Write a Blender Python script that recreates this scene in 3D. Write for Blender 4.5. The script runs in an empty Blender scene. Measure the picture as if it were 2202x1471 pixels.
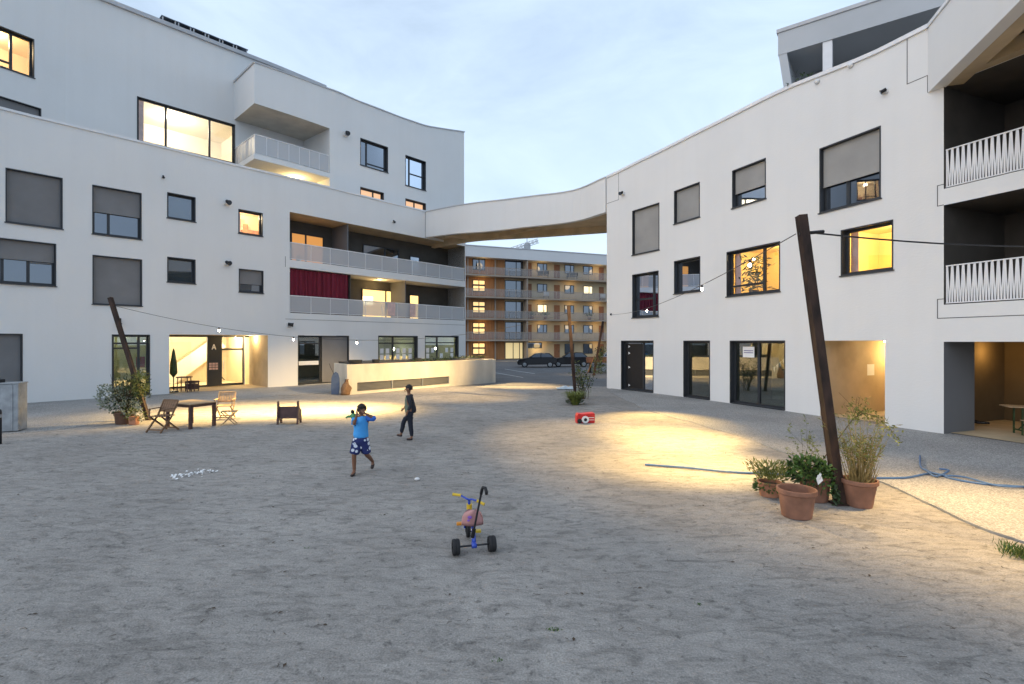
import bpy, bmesh, math, random
from mathutils import Vector, Matrix, noise
random.seed(7)
R = math.radians
V = Vector
SC = bpy.context.scene
COL = SC.collection
F, CX, CY, HC = 1101.0, 1101.0, 735.5, 2.55      # focal length in photo pixels, optical axis, eye height in metres

def ground(px, py, z=0.0):
    d = (HC - z) * F / (py - CY)
    return V(((px - CX) / F * d, d, z))
def at(px, py, d):
    return V(((px - CX) / F * d, d, HC - (py - CY) * d / F))

# ------------------------------------------------------------------ materials
def new_mat(name):
    m = bpy.data.materials.new(name); m.use_nodes = True
    nt = m.node_tree
    return m, nt, nt.nodes['Principled BSDF']
def mat(name, col, rough=.7, var=.12, scale=3.0, bump=0.0, bscale=40.0, metal=0.0, spec=.4, detail=6, stretch=None, coat=0.0):
    m, nt, b = new_mat(name)
    b.inputs['Roughness'].default_value = rough
    b.inputs['Metallic'].default_value = metal
    b.inputs['Specular IOR Level'].default_value = spec
    if coat: b.inputs['Coat Weight'].default_value = coat
    tc = nt.nodes.new('ShaderNodeTexCoord'); mp = nt.nodes.new('ShaderNodeMapping')
    nt.links.new(tc.outputs['Object'], mp.inputs['Vector'])
    if stretch: mp.inputs['Scale'].default_value = stretch
    n = nt.nodes.new('ShaderNodeTexNoise'); n.inputs['Scale'].default_value = scale; n.inputs['Detail'].default_value = detail
    nt.links.new(mp.outputs['Vector'], n.inputs['Vector'])
    r = nt.nodes.new('ShaderNodeValToRGB')
    lo = [max(0, c * (1 - var)) for c in col]; hi = [min(1, c * (1 + var)) for c in col]
    r.color_ramp.elements[0].position = .3; r.color_ramp.elements[1].position = .7
    r.color_ramp.elements[0].color = (*lo, 1); r.color_ramp.elements[1].color = (*hi, 1)
    nt.links.new(n.outputs['Fac'], r.inputs['Fac']); nt.links.new(r.outputs['Color'], b.inputs['Base Color'])
    if bump:
        n2 = nt.nodes.new('ShaderNodeTexNoise'); n2.inputs['Scale'].default_value = bscale; n2.inputs['Detail'].default_value = 4
        nt.links.new(mp.outputs['Vector'], n2.inputs['Vector'])
        bp = nt.nodes.new('ShaderNodeBump'); bp.inputs['Strength'].default_value = bump; bp.inputs['Distance'].default_value = .02
        nt.links.new(n2.outputs['Fac'], bp.inputs['Height']); nt.links.new(bp.outputs['Normal'], b.inputs['Normal'])
    return m
def emit(name, col, s):
    m, nt, b = new_mat(name)
    b.inputs['Base Color'].default_value = (*col, 1)
    b.inputs['Emission Color'].default_value = (*col, 1); b.inputs['Emission Strength'].default_value = s
    return m
def glass_dark(name, col, refl=.16, tint=(.8, .88, 1)):
    m, nt, b = new_mat(name)
    nt.nodes.remove(b)
    out = nt.nodes['Material Output']
    d = nt.nodes.new('ShaderNodeBsdfDiffuse'); d.inputs['Color'].default_value = (*col, 1)
    g = nt.nodes.new('ShaderNodeBsdfGlossy'); g.inputs['Roughness'].default_value = .015; g.inputs['Color'].default_value = (*tint, 1)
    lw = nt.nodes.new('ShaderNodeLayerWeight'); lw.inputs['Blend'].default_value = .35
    mr = nt.nodes.new('ShaderNodeMapRange'); mr.inputs['To Min'].default_value = refl; mr.inputs['To Max'].default_value = .85
    nt.links.new(lw.outputs['Fresnel'], mr.inputs['Value'])
    mx = nt.nodes.new('ShaderNodeMixShader')
    nt.links.new(mr.outputs['Result'], mx.inputs['Fac']); nt.links.new(d.outputs[0], mx.inputs[1]); nt.links.new(g.outputs[0], mx.inputs[2])
    nt.links.new(mx.outputs[0], out.inputs['Surface'])
    n = nt.nodes.new('ShaderNodeTexNoise'); n.inputs['Scale'].default_value = .6; n.inputs['Detail'].default_value = 1
    tc = nt.nodes.new('ShaderNodeTexCoord'); nt.links.new(tc.outputs['Object'], n.inputs['Vector'])
    bp = nt.nodes.new('ShaderNodeBump'); bp.inputs['Strength'].default_value = .06; bp.inputs['Distance'].default_value = .05
    nt.links.new(n.outputs['Fac'], bp.inputs['Height']); nt.links.new(bp.outputs['Normal'], g.inputs['Normal'])
    return m
def glass_clear(name, refl=.06, tint=(1, 1, 1)):
    m, nt, b = new_mat(name); nt.nodes.remove(b)
    out = nt.nodes['Material Output']
    t = nt.nodes.new('ShaderNodeBsdfTransparent'); t.inputs['Color'].default_value = (*tint, 1)
    g = nt.nodes.new('ShaderNodeBsdfGlossy'); g.inputs['Roughness'].default_value = .01
    lw = nt.nodes.new('ShaderNodeLayerWeight'); lw.inputs['Blend'].default_value = .25
    mr = nt.nodes.new('ShaderNodeMapRange'); mr.inputs['To Min'].default_value = refl; mr.inputs['To Max'].default_value = .7
    nt.links.new(lw.outputs['Fresnel'], mr.inputs['Value'])
    mx = nt.nodes.new('ShaderNodeMixShader')
    nt.links.new(mr.outputs['Result'], mx.inputs['Fac']); nt.links.new(t.outputs[0], mx.inputs[1]); nt.links.new(g.outputs[0], mx.inputs[2])
    nt.links.new(mx.outputs[0], out.inputs['Surface'])
    return m
def veil(name, col, op, rough=.4):
    """a surface with fine holes or frosting: partly see-through"""
    m, nt, b = new_mat(name)
    b.inputs['Base Color'].default_value = (*col, 1); b.inputs['Roughness'].default_value = rough; b.inputs['Alpha'].default_value = op
    return m
def sand_mat():
    m, nt, b = new_mat('sand')
    b.inputs['Roughness'].default_value = .95; b.inputs['Specular IOR Level'].default_value = .15
    tc = nt.nodes.new('ShaderNodeTexCoord')
    def nz(scale, det, rough=.6, st=None, dist=0):
        n = nt.nodes.new('ShaderNodeTexNoise'); n.inputs['Scale'].default_value = scale; n.inputs['Detail'].default_value = det
        n.inputs['Roughness'].default_value = rough; n.inputs['Distortion'].default_value = dist
        if st:
            mp = nt.nodes.new('ShaderNodeMapping'); mp.inputs['Scale'].default_value = st; mp.inputs['Rotation'].default_value = (0, 0, .5)
            nt.links.new(tc.outputs['Object'], mp.inputs['Vector']); nt.links.new(mp.outputs['Vector'], n.inputs['Vector'])
        else: nt.links.new(tc.outputs['Object'], n.inputs['Vector'])
        return n
    def ramp(n, stops):
        r = nt.nodes.new('ShaderNodeValToRGB'); e = r.color_ramp.elements
        e[0].position, e[0].color = stops[0][0], (*stops[0][1], 1); e[1].position, e[1].color = stops[1][0], (*stops[1][1], 1)
        for p, c in stops[2:]:
            x = e.new(p); x.color = (*c, 1)
        nt.links.new(n.outputs['Fac'], r.inputs['Fac']); return r
    def mixc(a, bb, mode, fac):
        x = nt.nodes.new('ShaderNodeMix'); x.data_type = 'RGBA'; x.blend_type = mode; x.inputs[0].default_value = fac
        nt.links.new(a.outputs[0] if a.bl_idname != 'ShaderNodeMix' else a.outputs[2], x.inputs[6]); nt.links.new(bb.outputs[0], x.inputs[7]); return x
    g = lambda v: (v, v, v)
    big = ramp(nz(.35, 5), [(.3, (.275, .258, .24)), (.7, (.385, .363, .338))])
    scuff = ramp(nz(2.3, 8, .7, (1, 2.4, 1), 1.2), [(.33, g(.62)), (.50, g(1.0)), (.75, g(1.22))])
    spots = ramp(nz(11, 4, .6), [(.31, g(.42)), (.42, g(1))])
    fine = ramp(nz(60, 3, .7), [(.35, g(.66)), (.7, g(1.25))])
    c = mixc(big, scuff, 'MULTIPLY', 1); c = mixc(c, spots, 'MULTIPLY', .7); c = mixc(c, fine, 'MULTIPLY', .8)
    nt.links.new(c.outputs[2], b.inputs['Base Color'])
    h1 = nz(3.2, 8, .62, (1, 1.8, 1), .8); h2 = nz(35, 4, .6)
    ad = nt.nodes.new('ShaderNodeMath'); ad.operation = 'MULTIPLY_ADD'; ad.inputs[1].default_value = .22
    nt.links.new(h2.outputs['Fac'], ad.inputs[0]); nt.links.new(h1.outputs['Fac'], ad.inputs[2])
    bp = nt.nodes.new('ShaderNodeBump'); bp.inputs['Strength'].default_value = .8; bp.inputs['Distance'].default_value = .062
    nt.links.new(ad.outputs[0], bp.inputs['Height']); nt.links.new(bp.outputs['Normal'], b.inputs['Normal'])
    return m
def speckle_mat(name, cols, scale, rough=.9, bump=.5):
    m, nt, b = new_mat(name)
    b.inputs['Roughness'].default_value = rough; b.inputs['Specular IOR Level'].default_value = .2
    tc = nt.nodes.new('ShaderNodeTexCoord')
    v = nt.nodes.new('ShaderNodeTexVoronoi'); v.inputs['Scale'].default_value = scale
    nt.links.new(tc.outputs['Object'], v.inputs['Vector'])
    sp = nt.nodes.new('ShaderNodeSeparateColor'); nt.links.new(v.outputs['Color'], sp.inputs[0])
    r = nt.nodes.new('ShaderNodeValToRGB'); e = r.color_ramp.elements
    e[0].color = (*cols[0], 1); e[1].color = (*cols[-1], 1)
    for i, c in enumerate(cols[1:-1]):
        x = e.new((i + 1) / (len(cols) - 1)); x.color = (*c, 1)
    nt.links.new(sp.outputs[0], r.inputs['Fac'])
    n = nt.nodes.new('ShaderNodeTexNoise'); n.inputs['Scale'].default_value = .5; n.inputs['Detail'].default_value = 6
    nt.links.new(tc.outputs['Object'], n.inputs['Vector'])
    r2 = nt.nodes.new('ShaderNodeValToRGB'); r2.color_ramp.elements[0].position = .3; r2.color_ramp.elements[1].position = .7
    r2.color_ramp.elements[0].color = (.82, .82, .82, 1); r2.color_ramp.elements[1].color = (1.1, 1.1, 1.1, 1)
    nt.links.new(n.outputs['Fac'], r2.inputs['Fac'])
    x = nt.nodes.new('ShaderNodeMix'); x.data_type = 'RGBA'; x.blend_type = 'MULTIPLY'; x.inputs[0].default_value = 1
    nt.links.new(r.outputs[0], x.inputs[6]); nt.links.new(r2.outputs[0], x.inputs[7]); nt.links.new(x.outputs[2], b.inputs['Base Color'])
    bp = nt.nodes.new('ShaderNodeBump'); bp.inputs['Strength'].default_value = bump; bp.inputs['Distance'].default_value = .02
    nt.links.new(v.outputs['Distance'], bp.inputs['Height']); nt.links.new(bp.outputs['Normal'], b.inputs['Normal'])
    return m
def plaster_mat(name, col):
    """render on a facade: brush texture, faint blotches, rain streaks under edges"""
    m, nt, b = new_mat(name)
    b.inputs['Roughness'].default_value = .9; b.inputs['Specular IOR Level'].default_value = .2
    tc = nt.nodes.new('ShaderNodeTexCoord')
    def nz(scale, det, st=None):
        n = nt.nodes.new('ShaderNodeTexNoise'); n.inputs['Scale'].default_value = scale; n.inputs['Detail'].default_value = det
        mp = nt.nodes.new('ShaderNodeMapping'); mp.inputs['Scale'].default_value = st or (1, 1, 1)
        nt.links.new(tc.outputs['Object'], mp.inputs['Vector']); nt.links.new(mp.outputs['Vector'], n.inputs['Vector']); return n
    r = nt.nodes.new('ShaderNodeValToRGB'); e = r.color_ramp.elements
    e[0].position, e[1].position = .25, .75
    e[0].color = (*[c * .975 for c in col], 1); e[1].color = (*[min(1, c * 1.03) for c in col], 1)
    nt.links.new(nz(.45, 6).outputs['Fac'], r.inputs['Fac'])
    r2 = nt.nodes.new('ShaderNodeValToRGB'); e = r2.color_ramp.elements
    e[0].position, e[1].position = .3, .55; e[0].color = (.985, .983, .98, 1); e[1].color = (1, 1, 1, 1)
    nt.links.new(nz(1.0, 5, (2.2, 2.2, .12)).outputs['Fac'], r2.inputs['Fac'])
    x = nt.nodes.new('ShaderNodeMix'); x.data_type = 'RGBA'; x.blend_type = 'MULTIPLY'; x.inputs[0].default_value = 1
    nt.links.new(r.outputs[0], x.inputs[6]); nt.links.new(r2.outputs[0], x.inputs[7]); nt.links.new(x.outputs[2], b.inputs['Base Color'])
    bp = nt.nodes.new('ShaderNodeBump'); bp.inputs['Strength'].default_value = .35; bp.inputs['Distance'].default_value = .012
    nt.links.new(nz(9, 5, (1, 1, 2.5)).outputs['Fac'], bp.inputs['Height']); nt.links.new(bp.outputs['Normal'], b.inputs['Normal'])
    return m

M = {}
M['plaster'] = plaster_mat('white_render', (.71, .708, .70))
M['cap'] = mat('zinc_cap', (.45, .46, .48), .5, .08, 2)
M['concrete'] = mat('beige_concrete', (.48, .385, .255), .85, .16, 1.2, .25, 14)
M['ramp'] = mat('fair_faced_concrete', (.52, .49, .43), .8, .13, 1.4, .25, 20, stretch=(1, 1, .5))
M['frame'] = mat('anthracite_frame', (.028, .032, .038), .45, .1, 4)
M['sill'] = mat('anthracite_sill', (.04, .043, .05), .4, .1, 4)
M['blind'] = mat('grey_blind_fabric', (.19, .19, .195), .8, .10, 1.1, .12, 160)
M['blind_light'] = mat('light_blind_fabric', (.30, .295, .285), .8, .09, 1.1, .12, 160)
M['glass'] = glass_dark('window_glass', (.012, .016, .022), .17)
M['glass_mid'] = glass_dark('frosted_bath_glass', (.05, .065, .075), .15)
M['clear'] = glass_clear('clear_glass')
M['shop'] = glass_clear('shop_glass', .16, (.8, .88, .86))
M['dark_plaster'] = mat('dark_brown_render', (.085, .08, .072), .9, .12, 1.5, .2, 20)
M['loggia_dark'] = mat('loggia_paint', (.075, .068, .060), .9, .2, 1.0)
M['warm_room'] = mat('warm_room_paint', (.72, .62, .44), .8, .05, 1)
M['yellow_room'] = mat('yellow_room_paint', (.75, .58, .22), .8, .05, 1)
M['white_room'] = mat('white_room_paint', (.8, .76, .68), .8, .04, 1)
M['green_room'] = mat('lobby_paint', (.55, .53, .36), .8, .06, 1)
M['dark_room'] = mat('dim_room_paint', (.22, .22, .19), .8, .2, 1)
M['rail_white'] = mat('white_steel', (.72, .72, .73), .5, .04, 4)
M['rail_mesh'] = veil('perforated_sheet', (.55, .56, .58), .62)
M['rail_far'] = veil('expanded_metal', (.34, .33, .33), .42)
M['black'] = mat('black_plastic', (.012, .012, .014), .5, .1, 10)
M['dark_metal'] = mat('dark_metal', (.03, .03, .033), .45, .15, 8, metal=.3)
M['joint'] = mat('joint_sealant', (.09, .09, .095), .8, .1, 8)
M['corten'] = mat('rusted_steel', (.032, .017, .012), .8, .6, 7, .3, 30, stretch=(1, 1, .35))
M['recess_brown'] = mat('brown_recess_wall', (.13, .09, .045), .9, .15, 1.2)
M['curtain'] = mat('wine_red_cloth', (.16, .012, .03), .85, .25, 2, stretch=(6, 6, .6))
M['wood_orange'] = mat('larch_boards', (.36, .165, .06), .7, .25, 1.2, .15, 12, stretch=(6, 6, .4))
M['cream'] = mat('cream_render', (.50, .40, .25), .9, .08, .5)
M['far_slab'] = mat('gallery_concrete', (.33, .28, .23), .85, .12, .8)
M['far_white'] = mat('far_fascia', (.62, .63, .64), .85, .04, .3)
M['far_door'] = mat('far_door_wood', (.24, .10, .04), .6, .15, 2)
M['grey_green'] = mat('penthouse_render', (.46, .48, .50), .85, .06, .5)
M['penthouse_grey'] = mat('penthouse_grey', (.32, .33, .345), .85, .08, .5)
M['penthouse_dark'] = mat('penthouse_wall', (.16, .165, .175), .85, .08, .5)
M['roof'] = mat('roof_gravel', (.3, .29, .28), .9, .15, 6)
M['sand'] = sand_mat()
M['gravel'] = speckle_mat('gravel', [(.20, .196, .19), (.28, .273, .265), (.35, .34, .33), (.46, .45, .43)], 55, .9, .5)
M['asphalt'] = speckle_mat('asphalt', [(.10, .102, .108), (.15, .152, .158), (.19, .19, .195)], 60, .85, .3)
M['paint_white'] = mat('white_marking', (.55, .55, .54), .8, .15, 5)
M['galv'] = mat('galvanised_sheet', (.33, .35, .37), .45, .25, 4, .08, 6, metal=.55)
M['terracotta'] = mat('terracotta', (.225, .112, .073), .88, .32, 4, .15, 40)
M['terracotta_pale'] = mat('weathered_terracotta', (.36, .17, .10), .85, .25, 5, .15, 40)
M['brown_pot'] = mat('brown_glazed_pot', (.10, .05, .03), .6, .3, 5)
M['soil'] = mat('soil', (.035, .026, .02), .95, .3, 20, .6, 60)
M['teak'] = mat('teak', (.17, .095, .05), .65, .25, 4, .1, 30, stretch=(1, 6, 6))
M['teak_light'] = mat('bleached_teak', (.36, .25, .15), .7, .2, 4, .1, 30)
M['dark_wood'] = mat('dark_stained_wood', (.085, .045, .04), .6, .3, 5, .1, 25)
M['leaf_dark'] = mat('leaf_dark', (.03, .055, .018), .55, .55, 5, spec=.4)
M['leaf_mid'] = mat('leaf_mid', (.055, .11, .02), .55, .5, 5, spec=.4)
M['leaf_yellow'] = mat('leaf_yellow_green', (.14, .165, .035), .6, .45, 6)
M['leaf_grey'] = mat('leaf_silver', (.22, .25, .19), .65, .45, 6)
M['leaf_dry'] = mat('leaf_dry', (.26, .19, .07), .7, .4, 8)
M['twig'] = mat('twig_bark', (.06, .04, .025), .85, .3, 20)
M['rubber'] = mat('black_rubber', (.016, .016, .018), .75, .2, 20)
M['toy_blue'] = mat('blue_enamel', (.02, .065, .42), .35, .08, 8, coat=.4)
M['toy_yellow'] = mat('yellow_plastic', (.62, .42, .03), .4, .08, 8)
M['toy_orange'] = mat('orange_plastic', (.7, .26, .02), .4, .08, 8)
M['toy_pink'] = mat('faded_pink_plastic', (.50, .26, .25), .5, .1, 9)
M['toy_purple'] = mat('violet_print', (.22, .10, .45), .5, .1, 9)
M['toy_red'] = mat('red_plastic', (.48, .018, .02), .4, .12, 6)
M['white_plastic'] = mat('white_plastic', (.7, .7, .7), .45, .05, 6)
M['hose'] = mat('blue_grey_hose', (.07, .14, .28), .5, .15, 12)
M['skin'] = mat('brown_skin', (.20, .095, .055), .55, .08, 12)
M['hair'] = mat('black_hair', (.012, .009, .008), .6, .3, 40)
M['shirt_blue'] = mat('bright_blue_jersey', (.06, .33, .74), .8, .08, 5, .1, 30)
M['sleeve_blue'] = mat('royal_blue_sleeve', (.03, .13, .52), .8, .08, 6)
M['navy'] = mat('navy_trousers', (.012, .016, .028), .85, .2, 8)
M['jacket'] = mat('dark_jacket', (.02, .022, .03), .8, .2, 6)
M['tee_green'] = mat('grey_green_tee', (.13, .17, .13), .85, .15, 10)
M['sandal'] = mat('sandal_leather', (.03, .02, .018), .6, .2, 12)
M['car_black'] = mat('black_car_paint', (.006, .006, .009), .35, .05, 2, spec=.25, coat=.15)
M['car_silver'] = mat('silver_car_paint', (.42, .43, .45), .3, .05, 2, metal=.5, coat=.6)
M['car_glass'] = glass_dark('car_glass', (.008, .009, .012), .06)
M['brown_cloth'] = mat('brown_sack_cloth', (.17, .10, .055), .85, .3, 8, .3, 20)
M['blue_board'] = mat('slate_blue_board', (.06, .09, .16), .5, .1, 6)
M['film'] = mat('pale_plastic_film', (.42, .50, .56), .35, .2, 3)
M['towel'] = mat('pale_pink_towel', (.62, .45, .42), .9, .15, 4)
M['paper'] = mat('white_paper', (.78, .78, .78), .8, .03, 3)
M['ink'] = mat('violet_ink', (.16, .14, .30), .8, .1, 3)
M['solar'] = glass_dark('solar_cells', (.06, .07, .09), .12)
M['bulb'] = emit('lamp_bulb_glow', (1, .88, .68), 40)
M['toy_green'] = mat('green_toy_plastic', (.10, .30, .12), .5, .15, 9)
def shorts_mat():
    m, nt, b = new_mat('checked_shorts_cloth')
    tc = nt.nodes.new('ShaderNodeTexCoord'); v = nt.nodes.new('ShaderNodeTexVoronoi'); v.inputs['Scale'].default_value = 11
    nt.links.new(tc.outputs['Object'], v.inputs['Vector'])
    r = nt.nodes.new('ShaderNodeValToRGB'); e = r.color_ramp.elements; r.color_ramp.interpolation = 'CONSTANT'
    e[0].color = (.62, .66, .74, 1); e[1].position = .40; e[1].color = (.015, .025, .12, 1)
    nt.links.new(v.outputs['Distance'], r.inputs['Fac']); nt.links.new(r.outputs[0], b.inputs['Base Color']); b.inputs['Roughness'].default_value = .85
    return m
M['shorts'] = shorts_mat()

# ------------------------------------------------------------------ mesh builder and object bookkeeping
BASE = {}
class MB:
    def __init__(s, local=False):
        s.v, s.f, s.local = [], [], local
    def add(s, vs, fs):
        n = len(s.v); s.v += [V(p) for p in vs]; s.f += [tuple(n + i for i in q) for q in fs]; return s
    def poly(s, *p): return s.add(p, [tuple(range(len(p)))])
    def frame(s, o, ax, ay, az, x0, x1, y0, y1, z0, z1):
        P = lambda x, y, z: o + ax * x + ay * y + az * z
        return s.add([P(x0, y0, z0), P(x1, y0, z0), P(x1, y1, z0), P(x0, y1, z0), P(x0, y0, z1), P(x1, y0, z1), P(x1, y1, z1), P(x0, y1, z1)],
                     [(0, 3, 2, 1), (4, 5, 6, 7), (0, 1, 5, 4), (1, 2, 6, 5), (2, 3, 7, 6), (3, 0, 4, 7)])
    def box(s, x0, x1, y0, y1, z0, z1):
        return s.frame(V((0, 0, 0)), V((1, 0, 0)), V((0, 1, 0)), V((0, 0, 1)), x0, x1, y0, y1, z0, z1)
    def bar(s, p, q, w, h, up=(0, 0, 1)):
        p, q = V(p), V(q); d = (q - p); L = d.length; d = d / L
        u = V(up); x = d.cross(u)
        if x.length < 1e-4: x = d.cross(V((0, 1, 0)))
        x.normalize(); u = x.cross(d).normalized()
        return s.frame(p, x, u, d, -w / 2, w / 2, -h / 2, h / 2, 0, L)
    def tube(s, pts, r, n=8, caps=True):
        pts = [V(p) for p in pts]; rs = r if isinstance(r, (list, tuple)) else [r] * len(pts)
        base = len(s.v); prev = None
        for i, p in enumerate(pts):
            d = (pts[min(i + 1, len(pts) - 1)] - pts[max(i - 1, 0)])
            d = d.normalized() if d.length > 1e-9 else V((0, 0, 1))
            if prev is None:
                x = d.orthogonal().normalized()
            else:
                x = prev - d * prev.dot(d)
                x = x.normalized() if x.length > 1e-6 else d.orthogonal().normalized()
            prev = x; y = d.cross(x)
            for k in range(n):
                a = 2 * math.pi * k / n
                s.v.append(p + (x * math.cos(a) + y * math.sin(a)) * rs[i])
        for i in range(len(pts) - 1):
            for k in range(n):
                a, b = base + i * n + k, base + i * n + (k + 1) % n
                s.f.append((a, b, b + n, a + n))
        if caps:
            s.f.append(tuple(base + k for k in reversed(range(n)))); e = base + (len(pts) - 1) * n
            s.f.append(tuple(e + k for k in range(n)))
        return s
    def lathe(s, prof, n=24, c=(0, 0, 0), axis='z', close=False):
        c = V(c); base = len(s.v)
        for (r, z) in prof:
            for k in range(n):
                a = 2 * math.pi * k / n; x, y = r * math.cos(a), r * math.sin(a)
                s.v.append(c + (V((x, y, z)) if axis == 'z' else V((z, x, y)) if axis == 'x' else V((x, z, y))))
        m = len(prof)
        for i in range(m if close else m - 1):
            for k in range(n):
                j = (i + 1) % m
                s.f.append((base + i * n + k, base + i * n + (k + 1) % n, base + j * n + (k + 1) % n, base + j * n + k))
        return s
    def ball(s, c, r, n=10, m=7):
        c = V(c); rx, ry, rz = (r, r, r) if not isinstance(r, (tuple, list)) else r
        base = len(s.v)
        for i in range(m + 1):
            t = math.pi * i / m
            for k in range(n):
                a = 2 * math.pi * k / n
                s.v.append(c + V((rx * math.sin(t) * math.cos(a), ry * math.sin(t) * math.sin(a), rz * math.cos(t))))
        for i in range(m):
            for k in range(n):
                s.f.append((base + i * n + k, base + (i + 1) * n + k, base + (i + 1) * n + (k + 1) % n, base + i * n + (k + 1) % n))
        return s
    def leaf(s, p, d, L, W, up=None):
        d = V(d).normalized(); x = d.cross(up or V((random.gauss(0, 1), random.gauss(0, 1), random.gauss(0, 1))))
        x = x.normalized() if x.length > 1e-5 else d.orthogonal().normalized()
        nrm = x.cross(d)
        return s.add([p, p + d * L * .45 + x * W * .5 + nrm * L * .08, p + d * L, p + d * L * .45 - x * W * .5 + nrm * L * .08], [(0, 1, 2, 3)])
    def build(s, name, m, parent=None, smooth=False, bevel=0.0, label=None, thing=None, kind=None):
        me = bpy.data.meshes.new(name)
        vs = s.v
        if parent is not None and not s.local:
            inv = BASE[parent.name].inverted(); vs = [inv @ p for p in vs]
        org = None
        if parent is None and kind != 'structure' and thing is not None and len(thing) > 2 and thing[2] is not None:
            org = V(thing[2]); vs = [p - org for p in vs]
        me.from_pydata([tuple(p) for p in vs], [], s.f); me.update()
        mats = m if isinstance(m, list) else [m]
        for q in mats: me.materials.append(M[q] if isinstance(q, str) else q)
        if smooth:
            for p in me.polygons: p.use_smooth = True
        o = bpy.data.objects.new(name, me); COL.objects.link(o)
        if org is not None: o.location = org
        BASE[o.name] = Matrix.Identity(4)
        if parent is not None:
            o.parent = parent; BASE[o.name] = BASE[parent.name]
        if bevel:
            b = o.modifiers.new('edge', 'BEVEL'); b.width = bevel; b.segments = 2; b.limit_method = 'ANGLE'
        if label: o['label'] = label
        if kind: o['kind'] = kind
        if thing:
            o['label'], o['category'] = thing[0], thing[1]
            if len(thing) > 3: o['group'] = thing[3]
        return o
def T(name, label, cat, loc=(0, 0, 0), rz=0.0, group=None):
    o = bpy.data.objects.new(name, None); COL.objects.link(o); o.empty_display_size = .3
    o.location = loc; o.rotation_euler = (0, 0, rz)
    o['label'] = label; o['category'] = cat
    if group: o['group'] = group
    BASE[o.name] = Matrix.Translation(V(loc)) @ Matrix.Rotation(rz, 4, 'Z')
    return o
def dup(root, loc, rz=0.0, label=None, scale=None):
    def cp(o, par):
        c = o.copy(); COL.objects.link(c)
        if par: c.parent = par
        for ch in list(o.children): cp(ch, c)
        return c
    r = cp(root, None); r.location = loc; r.rotation_euler = (0, 0, rz)
    if scale: r.scale = (scale,) * 3
    if label: r['label'] = label
    return r

# ------------------------------------------------------------------ curved facades
class Facade:
    def __init__(s, pts, step=.5, smooth=True):
        pts = [V((p[0], p[1], 0)) for p in pts]
        out = []
        if smooth and len(pts) > 2:
            ext = [pts[0] * 2 - pts[1]] + pts + [pts[-1] * 2 - pts[-2]]
            for i in range(1, len(ext) - 2):
                p0, p1, p2, p3 = ext[i - 1:i + 3]
                n = max(2, int((p2 - p1).length / step))
                for k in range(n):
                    t = k / n
                    out.append(.5 * ((2 * p1) + (p2 - p0) * t + (2 * p0 - 5 * p1 + 4 * p2 - p3) * t * t + (3 * p1 - p0 - 3 * p2 + p3) * t ** 3))
            out.append(pts[-1])
        else: out = pts
        s.p = out; s.c = [0.0]
        for a, b in zip(out, out[1:]): s.c.append(s.c[-1] + (b - a).length)
        s.L = s.c[-1]; s.open = []
    def seg(s, u):
        for i in range(len(s.c) - 2):
            if u < s.c[i + 1]: return i
        return len(s.c) - 2
    def P(s, u):
        i = s.seg(u); t = (u - s.c[i]) / (s.c[i + 1] - s.c[i])
        return s.p[i].lerp(s.p[i + 1], t)
    def Nrm(s, u):
        def raw(i):
            i = max(0, min(len(s.p) - 2, i)); d = s.p[i + 1] - s.p[i]
            return V((-d.y, d.x, 0)).normalized()
        i = s.seg(u); t = (u - s.c[i]) / (s.c[i + 1] - s.c[i]); t = max(0, min(1, t))
        n = (raw(i - 1) * (1 - t) + raw(i) + raw(i + 1) * t).normalized()
        return n if n.dot(s.toward - s.P(u)) > 0 else -n
    toward = V((0, 15, 0))
    def Q(s, u, o, z):
        p = s.P(u) + s.Nrm(u) * o; return V((p.x, p.y, z))
    def upx(s, px):
        k = (px - CX) / F; g = [p.x - k * p.y for p in s.p]
        for i in range(len(g) - 1):
            if g[i] * g[i + 1] <= 0 and g[i] != g[i + 1] and s.p[i].y > 0:
                return s.c[i] + (s.c[i + 1] - s.c[i]) * g[i] / (g[i] - g[i + 1])
        if abs(g[0]) < abs(g[-1]):
            i = 0
        else: i = len(g) - 2
        return s.c[i] + (s.c[i + 1] - s.c[i]) * g[i] / (g[i] - g[i + 1])
    def zpx(s, px, py):
        d = s.P(s.upx(px)).y; return HC + (CY - py) * d / F
    def rect(s, x0, x1, tl, tr, bl, br):
        return (s.upx(x0), s.upx(x1), (s.zpx(x0, bl) + s.zpx(x1, br)) / 2, (s.zpx(x0, tl) + s.zpx(x1, tr)) / 2)
    def us(s, u0, u1, extra=(), step=.6):
        n = max(1, int(abs(u1 - u0) / step)); L = [u0 + (u1 - u0) * k / n for k in range(n + 1)] + [e for e in extra if u0 < e < u1]
        L.sort(); out = [L[0]]
        for x in L[1:]:
            if x - out[-1] > 1e-4: out.append(x)
        return out
    def offset(s, o, u0=None, u1=None):
        u0 = 0 if u0 is None else u0; u1 = s.L if u1 is None else u1
        f = Facade([s.Q(u, o, 0) for u in s.us(u0, u1)], smooth=False); return f
def sweep(mb, fac, u0, u1, prof, step=.6):
    """closed profile of (offset, z or function of u) carried along the facade"""
    us = fac.us(u0, u1, step=step); n = len(prof); base = len(mb.v)
    for u in us:
        for (o, z) in prof: mb.v.append(fac.Q(u, o, z(u) if callable(z) else z))
    for i in range(len(us) - 1):
        for k in range(n):
            a, b = base + i * n + k, base + i * n + (k + 1) % n
            mb.f.append((a, b, b + n, a + n))
    mb.f.append(tuple(base + k for k in range(n))); e = base + (len(us) - 1) * n
    mb.f.append(tuple(e + k for k in reversed(range(n))))
    return mb
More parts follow.
